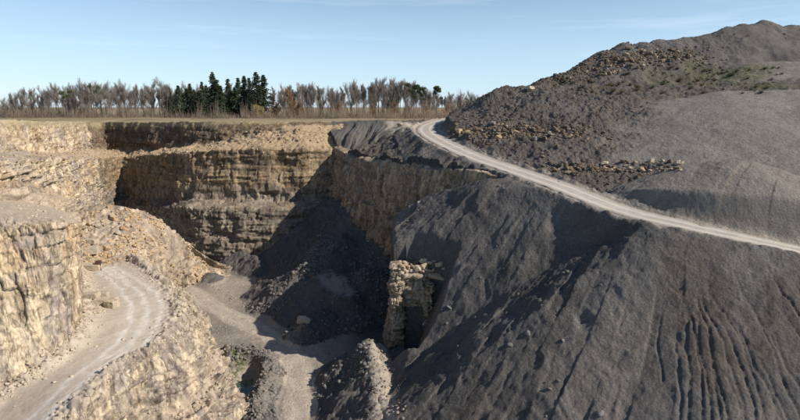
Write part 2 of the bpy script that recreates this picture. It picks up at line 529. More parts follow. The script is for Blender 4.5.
# berm between road and pond
berm = [P(232, 345, 103.5), P(252, 341, 104), P(268, 347, 101), P(275, 362, 96), P(268, 385, 90), P(262, 410, 84), P(262, 445, 77)]
zf = add(zf, [(p[0], p[1], -49.2) for p in berm], 0.85, 0.5, 0.4)
berm2 = [P(300, 352, 102), P(318, 372, 96), P(316, 400, 88), P(316, 440, 79)]
zf = add(zf, [P(203, 272, 155), P(211, 275, 152)], 0.5)
zf = add(zf, [tuple(P(328, 279, 130)), tuple(P(318, 262, 139)), tuple(P(335, 236, 152))], 0.62, 2.0, 1.0)
zf = add(zf, [tuple(P(350, 292, 125)), tuple(P(366, 268, 132))], 0.62, 0.5, 1.0)
# ramp in the shade
ramp = [P(303, 392, 88), P(318, 365, 101), P(343, 338, 110), P(350, 315, 117), P(343, 295, 124), P(328, 279, 130)]
rz = [-51.2, -50.6, -48.8, -46.6, -44.2, -42.0]
rampl = [(p[0], p[1], z) for p, z in zip(ramp, rz)]
e, a, d = seg_env(XYw, rampl[1:], 0.0, 0.0)
wr = 1 - smooth01(d, 2.6, 5.5)
zf = zf * (1 - wr) + np.maximum(e, -51.3) * wr
ramp_d = d
# pond basin
pond_c = P(243, 374, 94.0)
pd = np.sqrt(((X - pond_c[0]) / 3.2) ** 2 + ((Y - pond_c[1]) / 6.5) ** 2)
zf = zf - 2.2 * (1 - smooth01(pd, 0.35, 1.25)) 

def nearest_z(line):
    bd = np.full(NG, 1e9, np.float32); bz = np.zeros(NG, np.float32)
    for a, b in zip(line[:-1], line[1:]):
        dx, dy = b[0] - a[0], b[1] - a[1]; L2 = dx * dx + dy * dy + 1e-9
        t = np.clip(((X - a[0]) * dx + (Y - a[1]) * dy) / L2, 0, 1)
        d = np.sqrt((X - a[0] - t * dx) ** 2 + (Y - a[1] - t * dy) ** 2)
        m = d < bd; bd = np.where(m, d, bd); bz = np.where(m, a[2] + t * (b[2] - a[2]), bz)
    return bz, bd

# 2. slope below the haul road
roadS = [p for p in ROAD if p[1] < 122]
eS, aS, dS = seg_env(XY + np.stack([bend * 3.0, bend * 2.0], 1), roadS[::2], 0.74, 4.6, 1.5)
eS = eS - smooth01(-X, 1.0, 1.2) * 0 - np.maximum(0, -1.0 - X) * 0.9
validS = (X > -1.4 + 1.6 * bend2) | (Y < 94 + bend2)
slot = (X > 1.0) & (X < 4.3) & (Y > 94.5) & (Y < 98.8)
hx = np.maximum(np.maximum(-3.0 - X, X - 3.2), 0); hy = np.maximum(np.maximum(91.0 - Y, Y - 98.0), 0)
hollow = -45.5 + np.where(Y > 98, 3.0, 0.9) * hy + np.where(X > 0, 2.4, 3.0) * hx + 0.5 * bend2
eS = np.minimum(eS, hollow)
foot = [P(496, 183, 108), P(470, 195, 113), P(440, 213, 121), P(400, 247, 132), P(396, 250, 146)]
fz, fd = nearest_z([tuple(q) for q in foot])
eS = np.where(X > -2, np.minimum(eS, fz - 0.5 + 1.0 * fd), eS)
cap2 = -45.4 + 0.70 * np.maximum(0, X + 1.5) + 0.9 * np.maximum(0, Y - 86) * smooth01(X, -1.5, 3) + 0.8 * bend2
eS = np.where((Y < 95.8) | (X > 3), np.minimum(eS, cap2), eS)
eS = np.where(slot, np.minimum(eS, -47.5), eS)
eS = np.where((X > -4) & (X < 1) & (Y > 95) & (Y < 104), np.minimum(eS, -46), eS)
eS = np.where(validS, eS, -60)

# 3. everything behind the lip of the rock face: rim, road bench, heap
ROADl = [tuple(p) for p in ROAD[::2]]
eT, aT, dT = seg_env(XY + np.stack([bend * 3.0, bend * 2.0], 1), ROADl, 0.66, 4.4, 1.5)
rim = [P(322, 122, 208), P(345, 121.5, 206), P(362, 121, 204), P(380, 120.0, 202), P(398, 121.5, 198), P(412, 125, 190)]
eR, aR, dR = seg_env(XY + np.stack([bend * 2.0 + bend2 * 1.5, bend2 * 1.5], 1), rim, 0.66, 1.0, 1.0)
ROADcheck = None
base_back = -6.4 - 0.10 * np.maximum(0, 214 - Y)
zT = np.maximum(np.maximum(eT, eR), np.where(X > 40, -30, -60))
zT = np.maximum(zT, np.where(Y > 205, -6.2, -60))
def heap(line, slope, flat=0.0, r=3.0, wob=1.0):
    w = np.stack([bend * 4.0 * wob + bend2 * 1.2 * wob, bend * 3.0 * wob - bend2 * 1.2 * wob], 1)
    e, a, d = seg_env(XY + w, line, slope, flat, r)
    return e
heaps = []
# shelf with the first row of blocks
heaps.append(heap([P(458, 137, 158), P(480, 133, 158), P(520, 133, 155), P(560, 135, 150)], 0.45, 4.0, 2.0))
heaps.append(heap([P(556, 163, 126), P(600, 166, 121), P(635, 168, 117)], 0.30, 3.0, 3.0))
# first bench of the heap
heaps.append(heap([P(499, 91, 188), P(522, 88, 187), P(560, 89, 184)], 0.70, 0.4, 1.0, 0.3))
heaps.append(heap([P(560, 89, 184), P(620, 87, 181), P(680, 88, 178), P(800, 84, 176), P(950, 84, 176)], 0.34, 4.0, 4.0))
heaps.append(heap([P(540, 89, 204), P(600, 87, 206), P(800, 80, 204), P(960, 80, 204)], 0.5, 14.0, 2.0, 0.5))
# smooth lobe A
heaps.append(heap([P(694, 97, 160), P(735, 91.5, 156), P(800, 90, 152), P(900, 92, 148), P(1050, 95, 145)], 0.36, 1.0, 14.0, 0.5))
# smooth lobe B and its neighbour
heaps.append(heap([P(664, 178, 101), P(700, 166, 98), P(735, 160, 96), P(752, 165, 95)], 0.47, 0.5, 4.0, 0.3))
heaps.append(heap([P(792, 173, 97), P(840, 170, 95), P(930, 172, 92), P(1080, 176, 88)], 0.43, 0.5, 4.0, 0.3))
# top tier
heaps.append(heap([P(548, 78, 204), P(577, 66, 210), P(600, 53, 215), P(620, 43, 220)], 0.62, 0.8, 1.0))
heaps.append(heap([P(615, 46, 219), P(655, 41, 222), P(700, 37, 225), P(728, 30, 228), P(762, 22, 232), P(800, 27, 232), P(900, 36, 226), P(1000, 40, 220)], 0.64, 1.0, 2.0))
heaps.append(heap([P(715, 72, 203), P(760, 63, 198), P(800, 62, 192), P(880, 66, 188)], 0.50, 2.0, 6.0, 0.6))
for px, py, d in [(592, 57, 214), (604, 50, 216), (622, 42.5, 220), (641, 41, 221), (657, 39, 222), (684, 37, 224), (706, 34, 226), (730, 28, 229), (746, 24, 231), (763, 20, 233), (790, 24, 233)]:
    heaps.append(heap([P(px, py, d), P(px + 3, py + 0.5, d + 2)], 0.66, 0.4, 1.5, 0.4))
for hz in heaps: zT = np.maximum(zT, hz)
# clear the haul road
dRoad, aRoad = poly_dist(XY, ROADl)
zroad = seg_env(XY, ROADl, 0.0, 0.0)
# height of the nearest road point
zr_, dr_ = nearest_z(ROADl)

PT = LIPxy + [(25, 109), (300, 50), (300, 400), (LIPxy[0][0] - 2, 400)]
inT = inside(XY + np.stack([bend2 * 0.4 - 1.1, bend2 * 0.4 - 1.3], 1), PT)
# right of the road's far part everything counts as heap side; below the road the slope side
Z = np.where(inT, zT, eS)
below = (~inT)
Z = np.where(below & (X > 23), np.maximum(eS, np.maximum(heaps[5], -70) * 0 + eS), Z)
Z = np.maximum(Z, zf)

# uphill side for near columns: heaps may also stand where y < the PT line but beyond the road
cr_side = np.zeros(NG, bool)
near = [tuple(p) for p in ROAD if p[1] < 125]
polyup = [(p[0], p[1]) for p in near] + [(300, 40), (300, 125), (near[0][0], 125)]
up = inside(XY, polyup)
zu = eT.copy()
for hz in heaps: zu = np.maximum(zu, hz)
Z = np.where(up, np.maximum(zu, Z), Z)
down = ~up & ~inT
# keep the slope below the road free of the heaps
wroad = 1 - smooth01(dr_, 4.6, 7.5)
Z = Z * (1 - wroad) + zr_ * wroad
Z = np.where(dr_ < 4.2, zr_ - 0.16, Z)

# soften (small blur, keeps the tipped look)
Zg = Z.reshape(GX.shape)
Mp = np.pad(Zg, 1, mode='edge')
Zs = (Mp[:-2, 1:-1] + Mp[2:, 1:-1] + Mp[1:-1, :-2] + Mp[1:-1, 2:] + 2 * Zg) / 6
stepm = np.abs(Zs - Zg) > 0.8
Zg = np.where(stepm, Zg, Zs)
Z = Zg.ravel().astype(np.float32)

# detail: streaks down the fall line, lumps, rubble
P3 = np.stack([X, Y, Z], 1)
slopeS = down & (Z > zf + 0.05)
awp = aS + 2.2 * fbm(XY0 * 0.08, 3, seed=9)
st1 = ridged(np.stack([awp * 0.55, dS * 0.030, np.zeros(NG)], 1), 3, 0.6, 21)
st2 = ridged(np.stack([awp * 1.5, dS * 0.055, np.ones(NG) * 4], 1), 3, 0.6, 25)
st0 = ridged(np.stack([awp * 3.2, dS * 0.09, np.ones(NG) * 7], 1), 3, 0.6, 28)
streak = (0.34 * st1 + 0.20 * st2 + 0.12 * st0) * (0.35 + 0.65 * (1 - smooth01(X, 26, 42)))
sw = smooth01(dS, 4.5, 12)
roughleft = 1 - smooth01(X, 14, 40)
det = np.zeros(NG, np.float32)
det += np.where(slopeS, sw * streak * (0.75 + 0.5 * roughleft), 0)
aTw = aT + 1.5 * fbm(XY0 * 0.1, 3, seed=10)
arR = np.where(eR > eT, aR, aTw)
st3 = ridged(np.stack([arR * 0.30, np.minimum(dR, dT) * 0.03, np.zeros(NG)], 1), 3, 0.6, 31)
T_zone = inT & (X < 24) & ((eT + 0.3 > zT) | (eR + 0.3 > zT)) & (Y < 215)
det += np.where(T_zone & (dr_ > 5), 1.9 * st3 * smooth01(np.minimum(dR, dT), 1.5, 9), 0)
# lobes stay smooth; the shelves between are rough
lobe = np.maximum.reduce([heaps[5], heaps[6], heaps[7], heaps[10]])
oth = np.maximum.reduce([heaps[i] for i in range(len(heaps)) if i not in (5, 6, 7, 10)])
lobem = (up | inT) * smooth01(lobe - oth + 1.5 * fbm(XY0 * 0.25, 4, 0.6, 93), -0.5, 2.0) * (lobe >= Z - 1.0)
lobem = lobem.astype(np.float32)
n_med = fbm(P3 * 0.5, 5, 0.6, 41)
n_fin = fbm(P3 * 1.7, 4, 0.6, 45)
n_big = fbm(P3 * 0.13, 4, 0.55, 48)
heapm = ((up | inT) & ~T_zone & (Y < 235)).astype(np.float32) * (1 - lobem)
smt = (np.maximum(heaps[9], np.maximum.reduce(heaps[11:])) > Z - 2.5) * smooth01(Z, 9, 14)
amp = np.where(slopeS, 0.30, 0.22) + 0.40 * heapm - 0.10 * lobem
pile = ((zf >= Z - 0.05) & (zf > -50.6)).astype(np.float32)
amp = amp + 0.45 * pile
amp = amp * (1 - 0.6 * smt)
det += amp * n_med * 1.2 + (0.10 + 0.22 * heapm + 0.25 * pile) * n_fin + (0.5 + 0.8 * heapm + 0.3 * pile) * n_big
# lobe gullies
gl = ridged(np.stack([aTw * 0.35, dT * 0.03, np.ones(NG)], 1), 3, 0.6, 71)
det += lobem * 0.16 * gl
# lumpy rubble cells on piles and shelves
mm = np.where((pile > 0) | (heapm > 0))[0]
f1, f2, rv = cells(P3[mm] * np.array([0.85, 0.85, 0.85], np.float32), 61)
lump = np.zeros(NG, np.float32); lump[mm] = np.maximum(0, 0.75 - f1) * (0.3 + rv)
ribz = smooth01(X, -16, -12) * (Y < 108)
pile = pile * (1 - 0.6 * ribz)
det += lump * (0.45 * pile + 0.35 * heapm * (1 - smt))
keepflat = smooth01(dr_, 3.8, 6.5)
det *= np.where(dr_ < 9, keepflat, 1.0)
flr = ((zf >= Z - 0.05) & (zf <= -50.6))
det = np.where(flr, det * 0.35, det)
det = np.where(ramp_d < 3.0, det * 0.2, det)
Z = Z + det
# little earth berm on both shoulders of the haul road
Z += 0.55 * np.exp(-((dr_ - 5.0) / 0.8) ** 2) * (0.55 + 0.9 * n_med)

def hf_z(x, y):
    i = np.clip(np.searchsorted(xs, x) - 1, 0, len(xs) - 2); j = np.clip(np.searchsorted(ys, y) - 1, 0, len(ys) - 2)
    fx = (x - xs[i]) / (xs[i + 1] - xs[i]); fy = (y - ys[j]) / (ys[j + 1] - ys[j])
    Q = Z.reshape(GX.shape)
    return (Q[j, i] * (1 - fx) * (1 - fy) + Q[j, i + 1] * fx * (1 - fy) + Q[j + 1, i] * (1 - fx) * fy + Q[j + 1, i + 1] * fx * fy)

def hf_hit(px, py, y0=30.0, y1=300.0):
    r = ray(px, py); r = r / r[1]
    t = np.arange(y0, y1, 0.25)
    zz = hf_z(np.clip(r[0] * t, xs[0], xs[-1]), t)
    h = np.where(r[2] * t < zz)[0]
    if len(h) == 0: return None
    d = t[h[0]]
    return np.array([r[0] * d, d, float(zz[h[0]])])

def poly_hit(pix):
    out = [hf_hit(*p) for p in pix]
    return [o for o in out if o is not None]

# rills washed into the sunlit slope under the road
rill_px = [
    [(694, 278), (700, 310), (708, 345), (715, 380), (722, 430)],
    [(698, 284), (707, 315), (722, 350), (736, 385), (748, 430)],
    [(688, 290), (693, 330), (700, 370), (704, 430)],
    [(703, 276), (716, 305), (738, 345), (756, 390), (768, 430)],
    [(716, 300), (735, 330), (752, 365), (772, 400), (784, 430)],
    [(736, 274), (744, 300), (762, 330), (776, 350), (800, 385)],
    [(748, 298), (757, 325), (770, 350), (786, 385), (800, 420)],
    [(762, 262), (775, 285), (790, 305), (806, 330)],
    [(785, 268), (793, 285), (808, 305)],
    [(690, 300), (686, 340), (690, 380), (688, 430)],
    [(724, 345), (728, 375), (738, 400), (742, 430)],
    [(706, 330), (712, 360), (722, 395), (730, 430)],
    [(712, 312), (728, 346), (741, 372), (760, 430)], [(700, 300), (697, 340), (708, 390), (712, 430)],
    [(733, 352), (748, 372), (760, 405), (764, 430)], [(726, 320), (741, 345), (752, 372), (770, 392), (778, 430)],
    [(757, 318), (773, 340), (783, 362), (806, 392)], [(680, 318), (677, 350), (682, 390), (678, 430)], [(768, 300), (784, 322), (806, 345)],
    [(664, 300), (660, 340), (664, 380)], [(752, 345), (764, 372), (778, 398), (790, 430)],
]
dig = np.zeros(NG, np.float32)
wig = fbm(XY0 * 0.7, 2, 0.5, 55)
nearr = np.where((X > 15) & (X < 75) & (Y > 30) & (Y < 85))[0]
for i, pl in enumerate(rill_px):
    w = poly_hit(pl)
    if len(w) < 2: continue
    w = resample(np.array(w), 2.0)
    sub = XY[nearr] + np.stack([bend2[nearr] * 0.8 + 0.16 * wig[nearr], bend2[nearr] * 0.3], 1)
    d, a = poly_dist(sub, w)
    L = a.max() if len(a) else 1
    wd = 0.20 + 0.14 * np.clip(a / 16, 0, 1) + 0.05 * wig[nearr]
    depth = (0.75 + 0.25 * ((i * 7) % 5) / 5) * smooth01(a, 0, 5)
    dig[nearr] = np.maximum(dig[nearr], depth * np.maximum(0, 1 - d / wd))
Z -= dig * 0.26

# furrows in the tipped lobes
# holes / slumps in the left half of the slope
for (px, py, w_, dep) in [(582, 318, 1.0, 0.45), (586, 323, 1.3, 0.3)]:
    h = hf_hit(px, py)
    if h is not None:
        q = np.sqrt(((X - h[0]) / w_) ** 2 + ((Y - h[1]) / (w_ * 0.8)) ** 2)
        Z -= dep * (1 - smooth01(q, 0.4, 1.2)) * (1 + 0.5 * n_med)

# colour zones of the tipped ground
zone = np.zeros((NG, 4), np.float32); zone[:, 3] = 1
# loads of slightly different colour run down the tip faces
sk = smooth01(fbm(np.stack([awp * 0.22, dS * 0.02, np.ones(NG) * 3], 1), 4, 0.6, 96), -0.05, 0.35)
sk2 = smooth01(fbm(np.stack([awp * 0.6, dS * 0.04, np.ones(NG) * 9], 1), 4, 0.6, 97), 0.05, 0.4)
zone[:, 0] += slopeS * 0.22 * sk
zone[:, 1] += slopeS * 0.13 * sk2
sk3 = smooth01(fbm(np.stack([aTw * 0.3, dT * 0.03, np.ones(NG) * 3], 1), 4, 0.6, 98), -0.05, 0.35)
zone[:, 0] += T_zone * 0.5 * sk3
tanfloor = flr.astype(np.float32) * (1 - smooth01(X, -16, -6))
pn = fbm(XY0 * 0.12, 4, 0.6, 81)
zone[:, 1] = np.maximum(zone[:, 1], tanfloor * (0.50 + 0.35 * pn))
leftpile = ((pile > 0) & (X < -22) & (Y < 112)).astype(np.float32)
zone[:, 1] = np.maximum(zone[:, 1], leftpile * 0.28)
# floor haul road: pale wheel band
floor_road = [P(165, 276, 152), P(200, 297, 140), P(240, 318, 124), P(275, 336, 112), P(298, 356, 102), P(303, 385, 91), P(301, 420, 80), P(300, 470, 69)]
dF, aF = poly_dist(XYw, [(p[0], p[1]) for p in floor_road])
band = (1 - smooth01(dF + 0.5 * n_med, 2.4, 3.6)) * flr * (0.85 + 0.15 * np.exp(-((dF - 1.3) / 0.5) ** 2))
zone[:, 1] = np.maximum(zone[:, 1], band * 1.0)
dRib, _ = poly_dist(XY, [(p[0] + 1.3, p[1]) for p in rib])
zone[:, 0] = np.maximum(zone[:, 0], (1 - smooth01(dRib, 1.0, 2.0)) * 0.9)
zone[:, 1] = np.maximum(zone[:, 1], (1 - smooth01(dRib + 0.5 * n_med, 1.1, 2.2)) * 0.75)  # pale tan shifted to the rib's sunward side, painting in its lit face
# brown zones of the heap (screened soil among the blocks)
summit = smt
zone[:, 0] = np.maximum(zone[:, 0], heapm * (0.55 + 0.6 * pn) * (1 - 0.85 * summit))
brn = [(700, 285, 7), (712, 320, 6), (690, 262, 5), (548, 100, 0)]
for px, py, r in [(697, 283, 5), (704, 312, 5), (716, 350, 5), (775, 350, 4), (790, 300, 4), (690, 262, 5), (800, 330, 5)]:
    h = hf_hit(px, py)
    if h is not None:
        q = np.sqrt((X - h[0]) ** 2 + (Y - h[1]) ** 2)
        zone[:, 0] = np.maximum(zone[:, 0], (1 - smooth01(q + 2 * n_med, r * 0.4, r * 1.2)) * 0.6)
for px, py, r, g in [(745, 72, 10, 1.0), (700, 74, 9, 0.7), (660, 78, 9, 0.5), (765, 82, 8, 0.8), (720, 84, 9, 0.6)]:
    h = hf_hit(px, py)
    if h is not None:
        q = np.sqrt((X - h[0]) ** 2 + ((Y - h[1])) ** 2)
        zone[:, 2] = np.maximum(zone[:, 2], (1 - smooth01(q + 4 * n_big, r * 0.4, r * 1.3)) * g)
# pale apron near the far bend of the road and dusty shoulders
bendc = P(408, 127, 196)
q = np.sqrt(((X - bendc[0]) / 7.5) ** 2 + ((Y - bendc[1]) / 16) ** 2)
zone[:, 1] = np.maximum(zone[:, 1], (1 - smooth01(q + 0.4 * n_big, 0.6, 1.2)) * 0.75)
zone[:, 1] = np.maximum(zone[:, 1], (1 - smooth01(dr_ + n_med, 3.6, 6.0)) * 0.65)
zone[:, 1] = np.maximum(zone[:, 1], np.where(ramp_d < 6, (1 - smooth01(ramp_d + n_med * 0.6, 1.8, 3.4)) * 0.5, 0))
# grass by the pond
gp = P(232, 358, 99)
q = np.sqrt(((X - gp[0]) / 2.0) ** 2 + ((Y - gp[1]) / 6.0) ** 2)
zone[:, 2] = np.maximum(zone[:, 2], (1 - smooth01(q + 0.4 * n_med, 0.7, 1.3)) * 1.0)
zone[:, 1] = np.maximum(zone[:, 1], lobem * 0.28)

kq = np.ones((len(ys) - 1, len(xs) - 1), bool)
cx_ = 0.5 * (GX[:-1, :-1] + GX[1:, 1:]); cy_ = 0.5 * (GY[:-1, :-1] + GY[1:, 1:])
kq &= ~((cx_ < -26) & (cy_ > 205))
ground = mesh_from("pit_ground", np.stack([X, Y, Z], 1), grid_faces(len(ys), len(xs), keep=kq), M_SPOIL, {"zone": zone})
ground["kind"] = "structure"

# ------------------------------------------------------------------ rock faces
BED = {}
def bedded(V, sdir, hlo, hhi, wlo, whi, seed, warp=1.2, swarp=0.9):
    """beds with vertical joints: per-bed and per-block random values, distance to the nearest joint and bed plane"""
    r = np.random.default_rng(seed)
    th = hlo + (hhi - hlo) * r.random(400) ** 1.7
    edges = -75 + np.cumsum(th)
    z = V[:, 2] + warp * fbm(V * np.array([0.03, 0.03, 0.0]) + 3, 2, seed=seed + 1) + 0.16 * fbm(V * 0.9, 3, 0.6, seed=seed + 2)
    idx = np.clip(np.searchsorted(edges, z), 1, 398)
    dz = np.minimum(edges[idx] - z, z - edges[idx - 1])
    w = (wlo + (whi - wlo) * r.random(400))[idx]
    sc = V[:, 0] * sdir[0] + V[:, 1] * sdir[1] + swarp * fbm(V * 0.22, 3, 0.6, seed=seed + 3) + 0.12 * fbm(V * 1.3, 3, 0.6, seed=seed + 4)
    q = sc / w + (r.random(400) * 20)[idx]
    b = np.floor(q + 0.35 * vnoise(np.stack([q * 1.7, idx * 3.3, 0 * q], 1), seed))
    fr = q - np.floor(q)
    ds = np.minimum(fr, 1 - fr) * w
    br = _h(b.astype(np.int64), idx.astype(np.int64), np.zeros(len(b), np.int64), seed + 9)
    return r.random(400)[idx].astype(np.float32), br, ds, dz

def rock_disp(scale=1.0, seed=0, ledge=1.0, lowf=1.0, gul=1.0, blk=1.0, vz=1.0, sdir=(0.9, -0.7), big=(1.2, 3.2, 2.5, 7.0), small=(0.35, 1.1, 0.7, 2.4)):
    def f(V, N, A, RW):
        V = np.asarray(V, float)
        p1, b1, s1, z1 = bedded(V, sdir, big[0] * scale, big[1] * scale, big[2] * scale, big[3] * scale, seed + 10, 1.4, 1.6)
        p2, b2, s2, z2 = bedded(V, sdir, small[0] * scale, small[1] * scale, small[2] * scale, small[3] * scale, seed + 20, 1.4, 0.8)
        BED['last'] = (p2, b2, p1, b1)
        gully = fbm(np.stack([V[:, 0] * 0.15, V[:, 1] * 0.15, V[:, 2] * 0.03], 1), 4, 0.55, seed + 50)
        low = fbm(V * 0.08, 3, 0.5, seed + 60)
        fail = smooth01(fbm(V * np.array([0.12, 0.12, 0.10]), 4, 0.6, seed + 65), 0.02, 0.22)     # fallen patches
        d = (0.75 * ledge * (p1 - 0.5) + 1.15 * blk * (b1 - 0.5) + 0.45 * ledge * (p2 - 0.5) + 0.62 * blk * (b2 - 0.5)
             - 0.45 * np.exp(-(s1 / 0.16) ** 2) - 0.22 * np.exp(-(s2 / 0.12) ** 2) * (1 - 0.5 * fail)
             - 0.22 * np.exp(-(z1 / 0.12) ** 2) + 1.5 * gul * gully + 1.2 * lowf * low - 0.8 * fail * blk
             + 0.14 * fbm(V * 1.3, 4, 0.6, seed + 70) + fail * 0.45 * fbm(V * 0.9, 4, 0.6, seed + 75))
        return N * (d * A)[:, None]
    return f

def rubble_disp(seed=0):
    def f(V, N, A, RW):
        f1, f2, r1 = cells(V * 0.8, seed)
        g1, g2, r2 = cells(V * 2.0, seed + 5)
        d = np.maximum(0, 0.7 - f1) * (0.3 + r1) * 1.3 + np.maximum(0, 0.6 - g1) * (0.3 + r2) * 0.6 + 0.9 * fbm(V * 0.2, 4, 0.55, seed + 9) + 0.3 * fbm(V * 0.9, 4, 0.6, seed + 12)
        return N * (d * A)[:, None]
    return f

# back and upper left walls: plateau edge > upper wall > bench > main wall > ledge > base
E1 = [(-190, 120, 112), (-60, 120, 128), (0, 120, 140), (30, 121, 150), (60, 121.5, 170), (86, 122, 204), (98, 122.5, 240), (150, 121.8, 224), (205, 121.5, 206), (250, 121.5, 203), (300, 121.5, 203), (345, 121.5, 207), (380, 122, 214)]
B1 = [(-190, 156, 108), (-60, 155, 123), (0, 153, 135), (32, 152.5, 146), (63, 151.5, 167), (88, 150, 201), (106, 149, 234), (150, 147.5, 218), (200, 144, 200), (250, 133, 197), (300, 125, 199), (345, 124, 204), (380, 126, 212)]
E2 = [(-190, 172, 74), (-60, 166, 84), (0, 163, 92.5), (35, 160, 103), (68, 158, 129), (96, 158.5, 170), (119, 157, 216), (152, 154, 204), (188, 151.5, 189), (240, 150, 186), (295, 149, 186), (335, 153, 190), (372, 155, 196)]
MM = [(-190, 188, 73), (-60, 184, 83), (0, 182, 91.5), (38, 184, 101), (72, 190, 126), (97, 200, 165), (118, 198, 213), (152, 198, 201), (188, 199, 186), (240, 200, 183.5), (295, 200, 183.5), (335, 198, 188), (372, 198, 194)]
MN = [(-190, 192, 71.5), (-60, 188, 81.5), (0, 186, 90), (38, 188, 99.5), (74, 194, 124), (97, 205, 162), (118, 203, 210), (152, 206, 193), (188, 208, 176), (240, 209, 173), (295, 208, 175), (335, 203, 185), (372, 203, 191)]
F2 = [(-190, 208, 69), (-60, 206, 80), (0, 202, 88.5), (40, 208, 95), (76, 222, 115), (99, 248, 152), (118, 254, 206), (152, 258, 189), (188, 260, 172.5), (240, 260, 170), (295, 258, 171), (335, 250, 182), (372, 250, 188)]
E1b = [(p[0], p[1] - 0.4, p[2] + 6) for p in E1]

def zone_back(V, RW, N):
    z = np.zeros((len(V), 3), np.float32)
    n = fbm(V * 0.3, 4, 0.6, 201)
    z[:, 0] = np.maximum(z[:, 0], 1 - smooth01(np.abs(RW - 2.48) + 0.15 * n, 0.42, 0.6))      # dirt on the bench
    z[:, 0] = np.maximum(z[:, 0], (1 - smooth01(RW, 1.05, 1.25)) * 0.8)
    z[:, 2] = (1 - smooth01(RW + 0.3 * n, 1.0, 1.3)) * 0.9
    gl = (1 - smooth01(V[:, 1], 120, 150)) * (1 - smooth01(V[:, 0], -112, -96))
    z[:, 2] = np.maximum(z[:, 2], gl * (RW < 2.6) * 0.8)
    z[:, 0] = np.maximum(z[:, 0], 0.55 * ((RW > 5.2)) )
    return z
def wall_disp(V, N, A, RW):
    lw = (V[:, 0] / V[:, 1] < -0.56).astype(np.float32)
    b = rock_disp(0.9, 150, 0.9, 0.8, 1.2, 1.2, sdir=(0.5, 1.0), big=(1.5, 4.0, 2.0, 6.0))(V, N, A, RW)
    lb = BED['last']
    a = rock_disp(1.15, 100, 0.7, 0.8, 1.0, 1.1, big=(1.0, 5.0, 3.0, 9.0), small=(0.3, 2.0, 0.9, 3.5))(V, N, A, RW)
    BED['last'] = tuple(np.where(lw > 0, x, y) for x, y in zip(lb, BED['last']))
    w = smooth01(-(V[:, 0] / V[:, 1]), 0.50, 0.58)[:, None]
    led = 1 - 0.7 * np.exp(-((RW - 2.5) / 0.38) ** 4) * w[:, 0]
    return (a * (1 - w) + b * w) * led[:, None]
loft("quarry_wall", [E1b, E1, B1, E2, MM, MN, F2], 0.29, M_ROCK, [0.1, 0.35, 0.9, 0.75, 0.8, 0.8, 1.0], wall_disp, flip=True, zone=zone_back)

M_TOPROCK = rock_material("shaded_brown_overburden", (0.24, 0.18, 0.12), (0.17, 0.12, 0.075), (0.22, 0.14, 0.075), (0.12, 0.095, 0.07), (0.06, 0.045, 0.035), (0.30, 0.235, 0.16))  # dark soil and rock, with the upper wall's shade mixed into the colours
M_LOWROCK = rock_material("grey_lower_beds", (0.34, 0.29, 0.22), (0.25, 0.20, 0.145), (0.28, 0.19, 0.11), (0.17, 0.15, 0.13), (0.075, 0.06, 0.047), (0.20, 0.17, 0.13), 1.0, 0.5)
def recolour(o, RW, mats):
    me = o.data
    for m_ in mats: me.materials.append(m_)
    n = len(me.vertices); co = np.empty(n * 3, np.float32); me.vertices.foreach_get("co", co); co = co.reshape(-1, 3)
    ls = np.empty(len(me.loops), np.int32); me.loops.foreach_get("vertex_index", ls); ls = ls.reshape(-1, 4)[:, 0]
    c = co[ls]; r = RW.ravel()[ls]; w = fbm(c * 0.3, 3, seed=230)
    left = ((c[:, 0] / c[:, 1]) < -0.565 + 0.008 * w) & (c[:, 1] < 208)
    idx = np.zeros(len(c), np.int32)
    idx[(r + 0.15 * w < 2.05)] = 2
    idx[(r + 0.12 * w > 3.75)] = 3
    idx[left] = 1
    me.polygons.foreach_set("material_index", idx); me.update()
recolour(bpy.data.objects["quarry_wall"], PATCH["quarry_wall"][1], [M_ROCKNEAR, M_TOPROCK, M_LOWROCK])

# near left block: ledge > tall face > working bench > lower rock face
F2n = [(-220, 212, 70), (-60, 203, 82), (0, 199, 90), (40, 205, 96), (64, 211, 102), (76, 216, 108), (80, 222, 112), (80, 226, 118)]
E3 = [(-220, 224, 57), (-60, 223, 63), (0, 224, 66.5), (40, 223, 69), (62, 222, 72), (75, 224, 77), (79, 230, 85), (78, 238, 98)]
B3 = [(-220, 520, 49), (-60, 432, 55.5), (0, 396, 61), (40, 370, 64.5), (68, 346, 70), (82, 321, 77), (81, 292, 90), (78, 266, 107)]
O3 = [(-60, 700, 30), (20, 500, 43), (66, 420, 52), (126, 364, 64.5), (166, 343, 71), (184, 308, 84), (166, 279, 98), (128, 256, 115)]
S3a = [('w', -33, 27, -41), ('w', -34, 42, -41), ('w', -33, 52, -41), ('w', -32.5, 64.5, -40.5), ('w', -29.8, 73, -40), ('w', -34, 85.5, -40), ('w', -44.5, 101.5, -41), ('w', -59, 119, -40)]
S3b = [('w', -28, 25, -43), ('w', -29, 41, -43), ('w', -28.6, 52, -43), ('w', -28.2, 64.5, -42.5), ('w', -26.2, 74.3, -42), ('w', -32, 87, -43), ('w', -42, 105, -43), ('w', -55, 125, -44)]
S3 = [('w', -25, 24, -53), ('w', -25, 40, -53), ('w', -24.5, 52, -53), ('w', -24, 65, -53), ('w', -23.6, 76, -53), ('w', -30.5, 88.5, -53), ('w', -40, 109, -53), ('w', -51, 131, -53)]
track_l = [P(-10, 455, 47.5), P(40, 408, 54), P(85, 373, 62.5), P(120, 345, 69.5), P(138, 320, 78), P(135, 298, 87), P(118, 280, 97), P(104, 270, 104)]
track_r = [P(95, 368, 64), P(135, 345, 70), P(152, 318, 80), P(150, 296, 89), P(128, 279, 98), P(110, 270, 105)]

